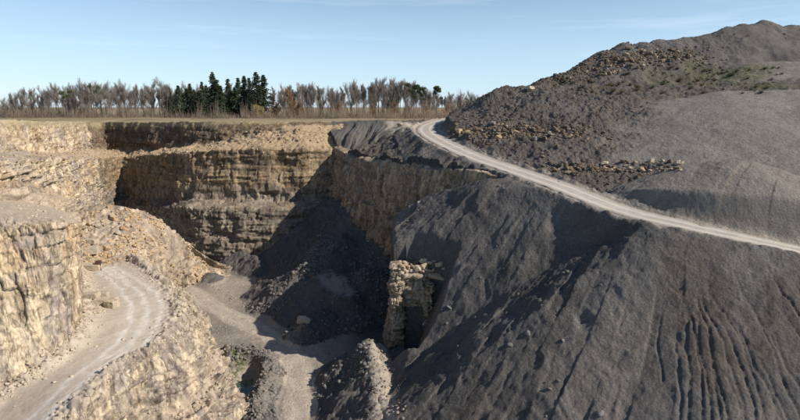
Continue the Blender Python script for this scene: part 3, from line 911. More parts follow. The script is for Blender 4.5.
def zone_near(V, RW, N):
    z = np.zeros((len(V), 3), np.float32)
    n = fbm(V * 0.35, 4, 0.6, 211); nf = fbm(V * 1.6, 3, 0.6, 212)
    z[:, 0] = np.maximum(z[:, 0], (1 - smooth01(RW + 0.12 * n, 0.9, 1.04)) * 1.0)
    onb = smooth01(RW, 1.97, 2.03) * (1 - smooth01(RW + 0.1 * n, 2.85, 3.05))
    z[:, 0] = np.maximum(z[:, 0], onb)
    xy = V[:, :2] + np.stack([n * 0.6, n * 0.6], 1)
    d1, _ = poly_dist(xy, [(p[0], p[1]) for p in resample(np.array(track_l), 2.0)])
    d2, _ = poly_dist(xy, [(p[0], p[1]) for p in resample(np.array(track_r), 2.0)])
    lane = np.maximum(np.exp(-((d1 - 1.1) / 0.42) ** 2), 0.8 * np.exp(-((d2 - 1.1) / 0.4) ** 2))
    wide = np.maximum(1 - smooth01(d1, 1.6, 3.4), 0.6 * (1 - smooth01(d2, 1.6, 3.2)))
    z[:, 1] = onb * np.clip(0.22 + 0.12 * wide + 1.15 * lane * (0.6 + 0.5 * nf), 0, 1)
    z[:, 0] = np.maximum(z[:, 0], 0.8 * np.exp(-((RW - 4.45 - 0.3 * n) / 0.35) ** 2))
    return z

def near_disp(V, N, A, RW):
    r = rock_disp(0.75, 300, 0.6, 0.6, 0.9, 1.0, sdir=(0.45, 1.0), big=(2.5, 7.0, 1.8, 5.0), small=(0.6, 2.2, 0.5, 1.8))(V, N, A * (0.22 + 0.78 * smooth01(RW, 0.80, 1.0)) * (1 - 0.93 * smooth01(RW, 1.98, 2.06) * (1 - smooth01(RW, 2.84, 2.98))), RW)
    # rubble windrow along the outer edge of the bench
    k = np.exp(-((RW - 2.93) / 0.06) ** 2) * np.maximum(0, 0.45 + 1.3 * fbm(V * 0.35, 4, 0.6, 305))
    f1, f2, rv = cells(V * 1.5, 309)
    k = k + np.exp(-((RW - 2.9) / 0.12) ** 2) * np.maximum(0, 0.6 - f1) * 1.2 * rv
    k2 = np.exp(-((RW - 2.03) / 0.10) ** 2) * (0.8 + 0.8 * fbm(V * 0.6, 3, 0.6, 306))   # scree at the foot of the face
    r[:, 2] += k + k2 * 1.1
    bm = (RW > 2.08) & (RW < 2.86)
    r[:, 2] += np.where(bm, 0.12 * fbm(V * 0.5, 4, 0.6, 310), 0)
    return r
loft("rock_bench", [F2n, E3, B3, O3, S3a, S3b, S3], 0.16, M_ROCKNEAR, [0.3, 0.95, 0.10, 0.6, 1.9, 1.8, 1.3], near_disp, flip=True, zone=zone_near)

# rubble slope at the end of the bench
C1 = [(60, 214, 124), (82, 209, 127), (104, 205.5, 129), (130, 208, 131), (150, 214, 134), (180, 238, 143), (213, 269, 158), ('w', -41, 156, -54.5)]
C0 = [('w', -100, 160, -45), ('w', -88, 158, -52), ('w', -78, 158, -52), ('w', -70, 159, -52), ('w', -64, 160, -52), ('w', -55, 163, -52), ('w', -48, 167, -52), ('w', -38, 164, -54.5)]
C2 = [(74, 240, 112), (86, 240, 114), (104, 238, 117), (128, 238, 119), (150, 242, 123), (175, 262, 136), (198, 280, 150), ('w', -45, 147, -54.5)]
C3 = [(80, 268, 103), (88, 264, 106), (104, 261, 109.5), (127, 256, 114), (148, 268, 118), (163, 288, 130), (180, 290, 147), ('w', -52, 140, -54.5)]
C4 = [(76, 280, 98), (88, 278, 100), (108, 275, 103), (132, 272, 107), (148, 296, 113), (163, 306, 124), (180, 300, 141), ('w', -54, 132, -54.5)]
def zone_rub(V, RW, N):
    z = np.zeros((len(V), 3), np.float32)
    n = fbm(V * 0.25, 4, 0.6, 221)
    z[:, 0] = 0.45 + 0.8 * n
    return np.clip(z, 0, 1)
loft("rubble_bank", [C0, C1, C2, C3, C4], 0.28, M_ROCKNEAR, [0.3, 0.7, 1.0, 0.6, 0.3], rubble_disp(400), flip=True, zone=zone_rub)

# grey rock face below the tipped ground (middle of the picture)
top = [np.array([p[0] + 1.0, p[1] + 1.6, p[2] + 0.5]) for p in LIP]
def hz_(x, y): return float(hf_z(np.array([x]), np.array([y]))[0])
L0 = [('w', p[0] + 2.8, p[1] + 3.2, hz_(p[0] + 2.8, p[1] + 3.2) - 0.5) for p in LIP]
L1 = [('w', p[0] + 0.3, p[1] + 0.2, min(hz_(p[0] + 2.0, p[1] + 2.4), p[2] + 2.5) - 0.25) for p in LIP]
L2 = [('w', p[0] - 1.5, p[1] - 1.7, p[2] - 9) for p in LIP]
L3 = [('w', p[0] - 2.3, p[1] - 2.5, p[2] - 10.5) for p in LIP]
L4 = [('w', p[0] - 3.2, p[1] - 3.6, -54) for p in LIP]
def zone_c(V, RW, N):
    z = np.zeros((len(V), 3), np.float32)
    return z
M_ROCKGREY = rock_material("weathered_limestone", (0.50, 0.39, 0.26), (0.38, 0.28, 0.175), (0.40, 0.26, 0.13), (0.22, 0.185, 0.15), (0.10, 0.08, 0.06), (0.12, 0.11, 0.10), 1.0, 0.4)
loft("rock_face", [L0, L1, L2, L3, L4], 0.26, M_ROCKGREY, [0.0, 0.6, 1.0, 1.0, 1.0], rock_disp(1.1, 500, 0.8, 0.6, 1.2, 1.1, big=(3.0, 8.0, 2.0, 5.0), small=(0.6, 2.5, 0.6, 1.8)), flip=True, zone=zone_c)

# buried face running back from the stub of rock
H1 = [('w', -0.2, 146, -36), ('w', -0.6, 132, -30.5), ('w', -0.8, 118, -28.6), ('w', -0.4, 108, -29.2), ('w', -0.5, 102.5, -30.2)]
H0 = [('w', 1.4, 146, -37), ('w', 1.2, 132, -31), ('w', 1.0, 118, -29.3), ('w', 1.2, 108, -30), ('w', 1.2, 102.5, -31)]
H2 = [('w', -2.0, 146, -54), ('w', -3.2, 132, -54), ('w', -3.2, 118, -54), ('w', -3.0, 108, -54), ('w', -3.0, 102, -54)]
loft("buried_rock_face", [H0, H1, H2], 0.3, M_ROCKGREY, [0.1, 0.5, 0.9], rock_disp(1.0, 560, 1.0, 0.5), flip=True)

# stub of rock (rock pillar) left standing in the slope
def ring_column(name, cx, cy, rx, ry, z0, z1, mat, seed, lean=(0, 0), res=0.16):
    nz = int((z1 - z0) / res); na = int(2 * math.pi * max(rx, ry) / res)
    a = np.linspace(0, 2 * np.pi, na, endpoint=False)
    sq = (np.abs(np.cos(a)) ** 4 + np.abs(np.sin(a)) ** 4) ** -0.25
    G = []
    for j in range(nz + 1):
        t = j / nz; s = 1.12 - 0.12 * t
        G.append(np.stack([cx + lean[0] * t + rx * s * sq * np.cos(a), cy + lean[1] * t + ry * s * sq * np.sin(a), np.full(na, z0 + t * (z1 - z0))], 1))
    for s in np.linspace(0.9, 0.02, 8):
        G.append(np.stack([cx + lean[0] + rx * s * sq * np.cos(a), cy + lean[1] + ry * s * sq * np.sin(a), np.full(na, z1 + 0.25 * (1 - s))], 1))
    G = np.array(G); c = np.array([cx, cy, 0.0])
    N = G - np.array([cx, cy, 0]); N[..., 2] = 0; N /= np.linalg.norm(N, axis=2, keepdims=True) + 1e-6
    N[nz + 1:, :, :] = (0, 0, 0.6)
    V = G.reshape(-1, 3)
    V = V + rock_disp(0.42, seed, 1.2, 0.4, 0.5, 1.2)(V, N.reshape(-1, 3), np.full(len(V), 0.75), None)
    bedv = np.stack(BED['last'], 1); BED['last'] = None
    nr, nc = G.shape[:2]
    fa = []
    for j in range(nr - 1):
        i = np.arange(nc); k = (i + 1) % nc
        fa.append(np.stack([j * nc + i, j * nc + k, (j + 1) * nc + k, (j + 1) * nc + i], 1))
    zc = np.zeros((len(V), 4), np.float32); zc[:, 3] = 1
    o = mesh_from(name, V, np.vstack(fa), mat, {"zone": zc, "bed": bedv}, smooth=False); return o
M_PILLAR = rock_material("pillar_limestone", (0.44, 0.36, 0.265), (0.33, 0.26, 0.175), (0.34, 0.235, 0.13), (0.22, 0.20, 0.17), (0.12, 0.095, 0.07), (0.3, 0.25, 0.18))
o = ring_column("rock_stub", 3.2, 101.2, 3.9, 2.6, -38.5, -31.0, M_PILLAR, 670, (0.2, 0.6))
o["kind"] = "structure"
o = ring_column("rock_pillar", -0.7, 99.6, 1.6, 2.6, -50, -30.2, M_PILLAR, 600, (0.3, 0.6))
o["kind"] = "structure"
o = ring_column("rock_pillar", 5.6, 97.0, 1.0, 1.6, -48, -33.2, M_PILLAR, 640, (0.1, 0.8))
o["kind"] = "structure"

# ------------------------------------------------------------------ plateau to the horizon
M_FIELD, nt, b = new_mat("dry_grass_field"); k = NB(nt)
p = k.pos()
c = k.ramp(k.noise(p, 0.05, 6, 0.65), [(0.3, (0.15, 0.125, 0.07)), (0.5, (0.26, 0.205, 0.125)), (0.7, (0.36, 0.28, 0.18))])
c = k.mix(k.rng(k.noise(p, 1.3, 6, 0.7), 0.4, 0.7, 0, 0.5), c, (0.15, 0.125, 0.07))
nt.links.new(c, b.inputs["Base Color"]); k.bump(b, k.noise(p, 0.9, 6, 0.7), 0.3, 0.8)
PLr = [P(*q) for q in E1] + [P(398, 120.5, 212), P(425, 119.0, 226)]
front = [np.array([-900, 90, -4.0]), np.array([-300, 100, -3.6])] + PLr + [np.array([60, 250, -6.3]), np.array([250, 300, -6.3]), np.array([900, 320, -6])]
front = np.array(front)
wr0 = PATCH["quarry_wall"][0][0][::3]
fc = np.vstack([[(-900, 90, -4.0), (-600, 95, -3.8), (-300, 100, -3.6)], wr0, [(60, 250, -6.3), (250, 300, -6.3), (900, 320, -6)]])
rowsP = []
for (yy, zz, f) in [(0, 0, 0), (None, 0, 0.25), (None, 0, 0.6), (285, -5.7, 1), (330, -5.7, 1), (450, -5.8, 1), (800, -5.5, 1), (2000, -4, 1), (9000, -4, 1)]:
    if yy == 0:
        r = fc.copy()
    elif yy is None:
        r = fc.copy(); r[:, 1] = fc[:, 1] * (1 - f) + np.maximum(fc[:, 1] + 2, 285) * f; r[:, 2] = fc[:, 2] * (1 - f) + -5.7 * f
    else:
        r = fc.copy(); r[:, 1] = np.maximum(fc[:, 1] + 5, yy); r[:, 2] = zz; 
        r[:, 0] = r[:, 0] * (1 + (yy - 285) / 700.0)
    if yy != 0:
        iL = int(np.argmin(fc[:, 0] + (fc[:, 1] < 200) * 1e4 + (np.arange(len(fc)) < 3) * 1e4))
        ii = np.arange(len(fc)); lf = ii <= iL
        fan = np.where(lf, (iL - ii) / iL * 700.0, 0)
        r[:, 0] -= fan * (f if f < 1 else 1)
    rowsP.append(r)
Gp = np.array(rowsP)
zadd = 0.3 * fbm(Gp.reshape(-1, 3) * 0.08, 3, seed=700).reshape(Gp.shape[:2]); zadd[0] *= 0.0
Gp[..., 2] += zadd
o = mesh_from("plateau", Gp.reshape(-1, 3), grid_faces(Gp.shape[0], Gp.shape[1]), M_FIELD)
o["kind"] = "structure"
# flanks: land outside the frame so that other views still stand on something
def slab(name, rows, mat):
    G = np.array(rows, float); 
    oo = mesh_from(name, G.reshape(-1, 3), grid_faces(G.shape[0], G.shape[1]), mat); oo["kind"] = "structure"

# ------------------------------------------------------------------ haul road ribbon
M_ROAD, nt, b = new_mat("crushed_limestone_road"); k = NB(nt)
p = k.pos()
c = k.mix(k.rng(k.noise(p, 0.5, 7, 0.65), 0.35, 0.7), (0.30, 0.265, 0.225), (0.42, 0.38, 0.33))
uvn = nt.nodes.new("ShaderNodeAttribute"); uvn.attribute_name = "zone"
sp = nt.nodes.new("ShaderNodeSeparateColor"); nt.links.new(uvn.outputs["Color"], sp.inputs[0])
c = k.mix(k.math('MULTIPLY', sp.outputs[0], 0.8), c, (0.50, 0.46, 0.40))
c = k.mix(k.math('MULTIPLY', sp.outputs[1], k.rng(k.noise(p, 1.2, 5, 0.7), 0.3, 0.6, 0.3, 1)), c, (0.20, 0.18, 0.155))
nt.links.new(c, b.inputs["Base Color"]); k.bump(b, k.noise(p, 2.5, 7, 0.7), 0.12, 0.8)
Rr = resample(road_c, 0.5)
T = np.gradient(Rr, axis=0); T[:, 2] = 0; T /= np.linalg.norm(T, axis=1, keepdims=True)
Nn = np.stack([-T[:, 1], T[:, 0], np.zeros(len(T))], 1)
arcl = np.concatenate([[0], np.cumsum(np.linalg.norm(np.diff(Rr, axis=0), axis=1))])
nw = 25
rows_ = []; zz_ = []
for j in range(nw):
    s = j / (nw - 1) * 2 - 1
    en = fbm(np.stack([arcl * 0.25, np.full(len(arcl), s * 3), np.zeros(len(arcl))], 1), 4, 0.6, 800 + (s > 0))
    hw = 3.5 + 0.95 * en * (abs(s) > 0.7)
    q = Rr + Nn * (s * hw)[:, None] if isinstance(hw, np.ndarray) else Rr + Nn * (s * hw)
    rut = np.exp(-((abs(s) - 0.42) / 0.13) ** 2)
    q[:, 2] += 0.04 - 0.09 * rut - 0.22 * max(0, abs(s) - 0.86) / 0.14 + 0.04 * fbm(q * 0.8, 3, seed=810)
    rows_.append(q)
    cc = np.zeros((len(q), 4), np.float32); cc[:, 3] = 1; cc[:, 0] = rut; cc[:, 1] = smooth01(np.abs(np.full(len(q), s)) + 0.25 * en, 0.72, 1.0)
    zz_.append(cc)
o = mesh_from("haul_road", np.array(rows_).reshape(-1, 3), grid_faces(nw, len(Rr), flip=True), M_ROAD, {"zone": np.array(zz_).reshape(-1, 4)})
o["kind"] = "structure"

# ------------------------------------------------------------------ pond
M_WATER, nt, b = new_mat("green_pond_water")
b.inputs["Base Color"].default_value = (0.045, 0.075, 0.05, 1); b.inputs["Roughness"].default_value = 0.12; b.inputs["Specular IOR Level"].default_value = 0.5
a = np.linspace(0, 2 * np.pi, 40, endpoint=False)
V = np.stack([pond_c[0] + 0.4 + 3.4 * np.cos(a), pond_c[1] - 2.5 + 6.0 * np.sin(a), np.full(40, -52.95)], 1)
V = np.vstack([V, [[pond_c[0] + 0.4, pond_c[1] - 2.5, -52.95]]])
o = mesh_from("pond_water", V, [[i, (i + 1) % 40, 40] for i in range(40)], M_WATER); o["kind"] = "structure"

# ------------------------------------------------------------------ loose things
bpy.context.view_layer.update()
DG = bpy.context.evaluated_depsgraph_get()

def cast(px, py):
    r = Vector(ray(px, py)).normalized()
    ok, loc, nor, idx, ob, mt = scene.ray_cast(DG, Vector((0, 0, 0)), r, distance=900)
    return (loc, nor) if ok else (None, None)

def tagit(o, label, cat, group=None):
    o["label"] = label; o["category"] = cat
    if group: o["group"] = group
    return o

def ico(sub):
    import bmesh
    bm = bmesh.new(); bmesh.ops.create_icosphere(bm, subdivisions=sub, radius=1.0)
    V = np.array([v.co[:] for v in bm.verts]); Fc = np.array([[v.index for v in f.verts] for f in bm.faces]); bm.free()
    return V, Fc
ICO3, ICO3F = ico(4)
ICO1, ICO1F = ico(2)

def rock_shape(D, seed, nplanes=11, flat=0.7):
    r = np.random.default_rng(seed)
    n = r.normal(size=(nplanes, 3)); n /= np.linalg.norm(n, axis=1, keepdims=True)
    n = np.vstack([n, np.eye(3), -np.eye(3)])
    h = np.concatenate([r.uniform(0.62, 0.95, nplanes), r.uniform(0.75, 1.0, 6)])
    dots = D @ n.T
    rad = np.min(np.where(dots > 1e-3, h[None, :] / np.maximum(dots, 1e-3), 9), axis=1)
    V = D * rad[:, None]
    V *= np.array([1.0, r.uniform(0.65, 0.95), r.uniform(0.5, 0.8) * flat / 0.7])
    return V

def stone_material(name, a, b_, c_):
    m, nt, b = new_mat(name); k = NB(nt)
    oi = nt.nodes.new("ShaderNodeObjectInfo")
    p = k.pos()
    col = k.mix(k.rng(oi.outputs["Random"], 0, 1), a, b_)
    col = k.mix(k.rng(k.noise(p, 0.45, 4, 0.6), 0.4, 0.62), col, c_)
    vc = k.voro(p, 0.9, 'F1', "Color")
    sp = nt.nodes.new("ShaderNodeSeparateColor"); nt.links.new(vc, sp.inputs[0])
    col = k.mix(k.rng(sp.outputs[0], 0.3, 1, 0, 0.6), col, k.mix(sp.outputs[1], a, b_))
    vv = k.rng(k.noise(p, 3.5, 7, 0.75), 0.3, 0.7, 0.6, 1.25)
    hsv = nt.nodes.new("ShaderNodeHueSaturation"); nt.links.new(col, hsv.inputs["Color"]); nt.links.new(vv, hsv.inputs["Value"])
    nt.links.new(hsv.outputs[0], b.inputs["Base Color"])
    k.bump(b, k.noise(p, 3.0, 8, 0.75), 0.15, 0.9)
    return m
M_STONE = stone_material("brown_boulders", (0.17, 0.122, 0.080), (0.085, 0.067, 0.053), (0.24, 0.18, 0.12))
M_STONEP = stone_material("pale_boulders", (0.48, 0.40, 0.30), (0.34, 0.30, 0.255), (0.50, 0.40, 0.27))
M_STONEO = stone_material("ochre_boulders", (0.46, 0.31, 0.165), (0.33, 0.24, 0.155), (0.44, 0.36, 0.26))
M_STONEM = stone_material("grey_tan_rubble", (0.34, 0.29, 0.22), (0.22, 0.20, 0.175), (0.30, 0.25, 0.19))
M_STONEG = stone_material("grey_boulders", (0.16, 0.15, 0.14), (0.24, 0.22, 0.20), (0.12, 0.11, 0.10))

def boulder_meshes(mat, base, n, sub=ICO3, subf=ICO3F):
    out = []
    for i in range(n):
        V = rock_shape(sub, base + i)
        V = V * (1 + 0.05 * fbm(V * 2.5, 3, 0.6, base + i)[:, None])
        V[:, 2] += 0.3
        me = bpy.data.meshes.new("boulder")
        me.from_pydata(V.tolist(), [], subf.tolist()); me.materials.append(mat); me.update()
        out.append(me)
    return out
BM = {"brown": boulder_meshes(M_STONE, 10, 7), "pale": boulder_meshes(M_STONEP, 30, 6), "ochre": boulder_meshes(M_STONEO, 50, 6), "grey": boulder_meshes(M_STONEG, 70, 5)}

def put_boulder(loc, size, kind, label, group, i=None, rot=None, squash=1.0):
    o = bpy.data.objects.new("boulder", random.choice(BM[kind]) if i is None else BM[kind][i])
    COL.objects.link(o)
    o.location = loc; o.rotation_euler = rot or (random.uniform(-.35, .35), random.uniform(-.35, .35), random.uniform(0, 6.28))
    o.scale = (size * random.uniform(.85, 1.25), size * random.uniform(.8, 1.1), size * random.uniform(.75, 1.1) * squash)
    return tagit(o, label, "boulder", group)

def in_poly(x, y, poly):
    return bool(inside(np.array([[x, y]]), poly)[0])

def scatter(poly, n, s0, s1, kinds, label, group, power=2.2):
    xs_ = [p[0] for p in poly]; ys_ = [p[1] for p in poly]; k = 0; tries = 0; pts = []
    while k < n and tries < n * 30:
        tries += 1
        x, y = random.uniform(min(xs_), max(xs_)), random.uniform(min(ys_), max(ys_))
        if not in_poly(x, y, poly): continue
        loc, nor = cast(x, y)
        if loc is None: continue
        sz = s0 + (s1 - s0) * random.random() ** power
        if any((loc - q).length < (sz + z_) * 0.75 for q, z_ in pts): continue
        pts.append((loc, sz))
        kd = random.choice(kinds)
        put_boulder(loc, sz, kd, label(kd, sz, x, y, poly) , group)
        k += 1
    return pts
def lab(where, smin, smax):
    def f(kd, sz, x, y, poly):
        xs_ = [p[0] for p in poly]; ys_ = [p[1] for p in poly]
        t = (x - min(xs_)) / (max(xs_) - min(xs_)); v = (y - min(ys_)) / (max(ys_) - min(ys_))
        q = (sz - smin) / (smax - smin)
        size = "big" if q > .55 else ("middling" if q > .2 else "small")
        col = {"brown": "brown", "ochre": "ochre", "pale": "pale", "grey": "grey"}[kd]
        hp = ["far left end", "left end", "left part", "left middle", "right middle", "right part", "right end", "far right end"][min(7, int(t * 8))]
        vp = "upper edge" if v < .3 else ("centre" if v < .55 else "lower half" if v < .8 else "lower edge")
        return f"{size} {col} boulder, {hp} and {vp} of {where}"
    return f

TOP = [(548, 78), (575, 68), (598, 56), (622, 47), (655, 50), (692, 50), (690, 60), (650, 66), (620, 72), (585, 80), (550, 82)]
scatter(TOP, 105, 0.45, 1.35, ["brown", "brown", "ochre", "brown"], lab("the scree below the summit", .45, 1.35), "boulders below the summit of the heap")
R1a = [(443, 130), (470, 124), (520, 124), (575, 126), (575, 138), (520, 143), (470, 138), (446, 140)]
scatter(R1a, 78, 0.40, 1.1, ["brown", "ochre", "brown", "grey"], lab("the row above the road bend", .4, 1.1), "boulder row above the upper road bend")
R2a = [(548, 163), (590, 163), (640, 160), (682, 162), (682, 170), (640, 174), (590, 173), (556, 174)]
scatter(R2a, 52, 0.35, 0.85, ["brown", "ochre", "brown", "pale"], lab("the row below the smooth mound", .35, .85), "boulder row below the smooth mound")
LP = [(84, 214), (104, 207), (135, 210), (140, 225), (128, 250), (110, 256), (86, 262), (80, 240)]
scatter(LP, 36, 0.35, 1.2, ["ochre", "pale", "ochre"], lab("the rubble behind the bench", .35, 1.2), "blocks of the rubble heap behind the bench", 2.5)
PB = [(399, 264), (420, 260), (443, 262), (446, 270), (425, 272), (400, 274)]
scatter(PB, 20, 0.35, 1.05, ["pale", "brown", "ochre"], lab("the rock stub's block pile", .35, 1.05), "blocks on the rock stub")

# single boulders one can point at
def single(px, py, size, kind, i, label, rot=None, squash=1.0):
    loc, nor = cast(px, py)
    if loc is not None: return put_boulder(loc, size, kind, label, None, i, rot, squash)
single(460, 133, 1.9, "ochre", 1, "large yellowish boulder at the left end of the boulder row beside the road bend")
single(678, 164, 1.0, "pale", 2, "bright pale boulder at the right end of the lower boulder row")
single(530, 90, 1.5, "pale", 0, "pale boulder standing alone on the edge of the dark bench left of the heap", None, 1.2)
single(400, 126, 1.3, "ochre", 3, "yellowish boulder on the rim beside the far end of the haul road")
single(438, 277, 1.8, "ochre", 4, "long yellow slab jutting over a dark hollow right of the rock stub", (0.1, 0.15, 0.2), 0.5)
single(424, 268, 1.3, "ochre", 2, "orange pink block at the centre of the blocks on the rock stub")
single(303, 321, 1.5, "pale", 5, "sunlit pale boulder on the dark pile beside the pit road")
single(196, 219, 1.0, "pale", 1, "pale boulder on the ledge of the back wall above the pit")

# sawn-off limestone slabs beside the bench road
def slab_mesh(name, seed, L, W, H):
    V = ICO3.copy(); m = np.max(np.abs(V), axis=1, keepdims=True); V = V / m
    V = np.sign(V) * np.abs(V) ** 0.85
    V *= np.array([L, W, H]) / 2
    V += 0.10 * min(H, 1) * fbm(V * 1.6, 4, 0.6, seed)[:, None] * np.array([1, 1, 1])
    V[:, 2] += H / 2 - 0.08
    me = bpy.data.meshes.new(name); me.from_pydata(V.tolist(), [], ICO3F.tolist()); me.materials.append(M_STONEP); me.update()
    return me
for j, (px, py, L, W, H, rz, lb) in enumerate([
    (86, 297.5, 3.0, 1.4, 0.7, 0.05, "long pale slab at the left end of the slab row beside the bench road"),
    (100, 297, 1.8, 1.2, 0.8, 0.2, "short pale slab between the two longer ones in the back of the slab row"),
    (104, 304, 3.0, 1.5, 0.9, 0.12, "thick brownish slab in front of the others nearest the bench road"),
    (110, 307, 1.6, 1.3, 1.0, -0.3, "squat yellowish block at the right end of the slab row"),
    (93, 312, 1.2, 0.9, 0.5, 0.5, "small low slab lying below the slab row near the cliff foot"),
    (89, 269.5, 3.2, 1.3, 1.0, 0.03, "low pale stone slab at the far end of the bench beside the dark upright block"),
    (90, 253, 2.2, 1.5, 1.1, 0.3, "yellowish squared block on the rubble above the far end of the bench"),
    (89, 243, 2.4, 1.5, 0.8, -0.1, "flat grey slab jutting from the cliff foot above the bench end")]):
    loc, nor = cast(px + 2, py)
    if loc is None: continue
    o = bpy.data.objects.new("stone_slab", slab_mesh("stone_slab", 900 + j, L, W, H)); COL.objects.link(o)
    o.location = loc; o.rotation_euler = (random.uniform(-.06, .06), random.uniform(-.06, .06), rz); o.scale = (1.2, 1.2, 1.25)
    tagit(o, lb, "stone slab", "squared slabs on the bench")
M_DARK, nt, b = new_mat("dark_brown_stone"); k = NB(nt)
c = k.mix(k.noise(k.pos(), 2.5, 6, 0.7), (0.045, 0.025, 0.018), (0.11, 0.06, 0.04)); nt.links.new(c, b.inputs["Base Color"]); k.bump(b, k.noise(k.pos(), 4, 6, 0.7), 0.06, 0.8)
loc, nor = cast(99, 270)
if loc is not None:
    me = slab_mesh("dark_block", 950, 0.95, 1.0, 2.0); me.materials.clear(); me.materials.append(M_DARK)
    o = bpy.data.objects.new("dark_block", me); COL.objects.link(o); o.location = loc; o.rotation_euler = (0, 0.03, 0.2)
    tagit(o, "small dark brown upright block standing at the far end of the bench road", "block")

# ---- loose rubble nobody could count
def rubble(name, centers, sizes, mat, seed):
    r = np.random.default_rng(seed); Vs = []; Fs = []; off = 0
    shapes = [rock_shape(ICO1, seed * 31 + q, 8) for q in range(14)]
    for c_, s_ in zip(centers, sizes):
        V = shapes[r.integers(14)]
        a = r.uniform(0, 6.28); t = r.uniform(-.5, .5)
        R = np.array([[math.cos(a), -math.sin(a), 0], [math.sin(a), math.cos(a), 0], [0, 0, 1]]) @ np.array([[1, 0, 0], [0, math.cos(t), -math.sin(t)], [0, math.sin(t), math.cos(t)]])
        Vs.append((V * r.uniform(0.7, 1.2, 3)) @ R.T * s_ + c_); Fs.append(ICO1F + off); off += len(V)
    o = mesh_from(name, np.vstack(Vs), np.vstack(Fs), mat, smooth=False)
    o["kind"] = "stuff"; o["label"] = name.replace("_", " ")
    return o

def pick(V, w, n, seed):
    r = np.random.default_rng(seed); w = np.asarray(w, float).ravel(); w = w / w.sum()
    i = r.choice(len(w), n, p=w); return V[i] + r.normal(size=(n, 3)) * np.array([.12, .12, 0.0]), r
GV = np.stack([X, Y, Z], 1)
area = (np.gradient(xs)[None, :] * np.gradient(ys)[:, None]).ravel()
clus = smooth01(fbm(XY0 * 0.09, 4, 0.6, 901), -0.05, 0.35)
def rows_w(pix_line, w_):
    ln = [hf_hit(*q) for q in pix_line]; ln = [(q[0], q[1]) for q in ln if q is not None]
    d, a = poly_dist(XY, ln); return np.exp(-(d / w_) ** 2)
w1 = rows_w([(446, 136), (480, 132), (520, 132), (575, 132)], 5) + rows_w([(556, 170), (600, 168), (640, 167), (682, 166)], 2.6) + rows_w([(560, 78), (600, 64), (640, 58), (690, 54)], 6) + 0.10 * heapm * clus
w1 = w1 * (dr_ > 6) * area * (lobem < 0.5)
C_, r_ = pick(GV, w1, 6500, 1); rubble("brown_rubble", C_, 0.12 + 0.55 * r_.random(6500) ** 2.6, M_STONE, 1)
w2 = (pile * (X > -40) * (Y < 185) * clus + 0.03 * slopeS * (X < 30) * clus) * area
C_, r_ = pick(GV, w2, 4500, 2); rubble("grey_rubble", C_, 0.10 + 0.50 * r_.random(4500) ** 3, M_STONEG, 2)
w3 = (leftpile * 0.5 + np.exp(-((dF - 6) / 1.5) ** 2) * flr * 0.25 + (1 - smooth01(dRib, 1.5, 3.5)) * 0.6) * area
C_, r_ = pick(GV, w3, 2200, 3); rubble("pale_rubble", C_, 0.06 + 0.36 * r_.random(2200) ** 4, M_STONEM, 3)
Vb, Rb = PATCH["rock_bench"]; Vb = Vb.reshape(-1, 3); Rb = Rb.ravel()
w4 = np.exp(-((Rb - 2.06) / 0.09) ** 2) + 0.35 * np.exp(-((Rb - 2.93) / 0.09) ** 2) + 0.02 * ((Rb > 2.1) & (Rb < 2.85)) + 0.7 * np.exp(-((Rb - 4.5) / 0.35) ** 2) + 0.025 * (Rb < 0.95)
C_, r_ = pick(Vb, w4, 5000, 4); rubble("bench_rubble", C_, 0.05 + 0.32 * r_.random(5000) ** 3, M_STONEP, 4)
Vb, Rb = PATCH["rubble_bank"]; Vb = Vb.reshape(-1, 3); Rb = Rb.ravel()
C_, r_ = pick(Vb, ((Rb > 0.9) & (Rb < 3.3)) * (0.06 + smooth01(fbm(Vb * 0.15, 3, seed=77), -0.1, 0.3) * (1 - 0.7 * smooth01(Vb[:, 0], -62, -50))), 3400, 5); rubble("rubble_on_bank", C_, 0.07 + 0.62 * r_.random(3400) ** 4.5, M_STONEO, 5)
Vb, Rb = PATCH["quarry_wall"]; Vb = Vb.reshape(-1, 3); Rb = Rb.ravel()
w6 = (np.exp(-((Rb - 2.5) / 0.5) ** 2) + np.exp(-((Rb - 4.98) / 0.06) ** 2)) * (Vb[:, 1] > 60)
C_, r_ = pick(Vb, w6, 4500, 6); rubble("rubble_on_ledges", C_, 0.10 + 0.50 * r_.random(4500) ** 3, M_STONEO, 6)

# ------------------------------------------------------------------ trees
def flat_mat(name, a, b_, rough=0.9, scale=0.8):
    m, nt, b = new_mat(name); k = NB(nt)
    oi = nt.nodes.new("ShaderNodeObjectInfo")
    c = k.mix(k.rng(k.noise(k.pos(), scale, 4, 0.6), 0.35, 0.65), a, b_)
    hsv = nt.nodes.new("ShaderNodeHueSaturation"); nt.links.new(c, hsv.inputs["Color"])
    nt.links.new(k.rng(oi.outputs["Random"], 0, 1, 0.75, 1.25), hsv.inputs["Value"])
    nt.links.new(hsv.outputs[0], b.inputs["Base Color"]); b.inputs["Roughness"].default_value = rough
    return m
M_BARK = flat_mat("bark", (0.10, 0.085, 0.07), (0.17, 0.15, 0.125))
M_TWIG = flat_mat("bare_twigs", (0.19, 0.165, 0.145), (0.28, 0.25, 0.215))
M_RUST = flat_mat("russet_leaves", (0.22, 0.12, 0.065), (0.30, 0.19, 0.11))
M_NEEDLE = flat_mat("dark_needles", (0.030, 0.045, 0.026), (0.065, 0.085, 0.045))
M_PINE = flat_mat("pine_needles", (0.055, 0.085, 0.035), (0.09, 0.12, 0.05))
M_CATKIN = flat_mat("yellow_catkins", (0.30, 0.25, 0.11), (0.40, 0.33, 0.17))

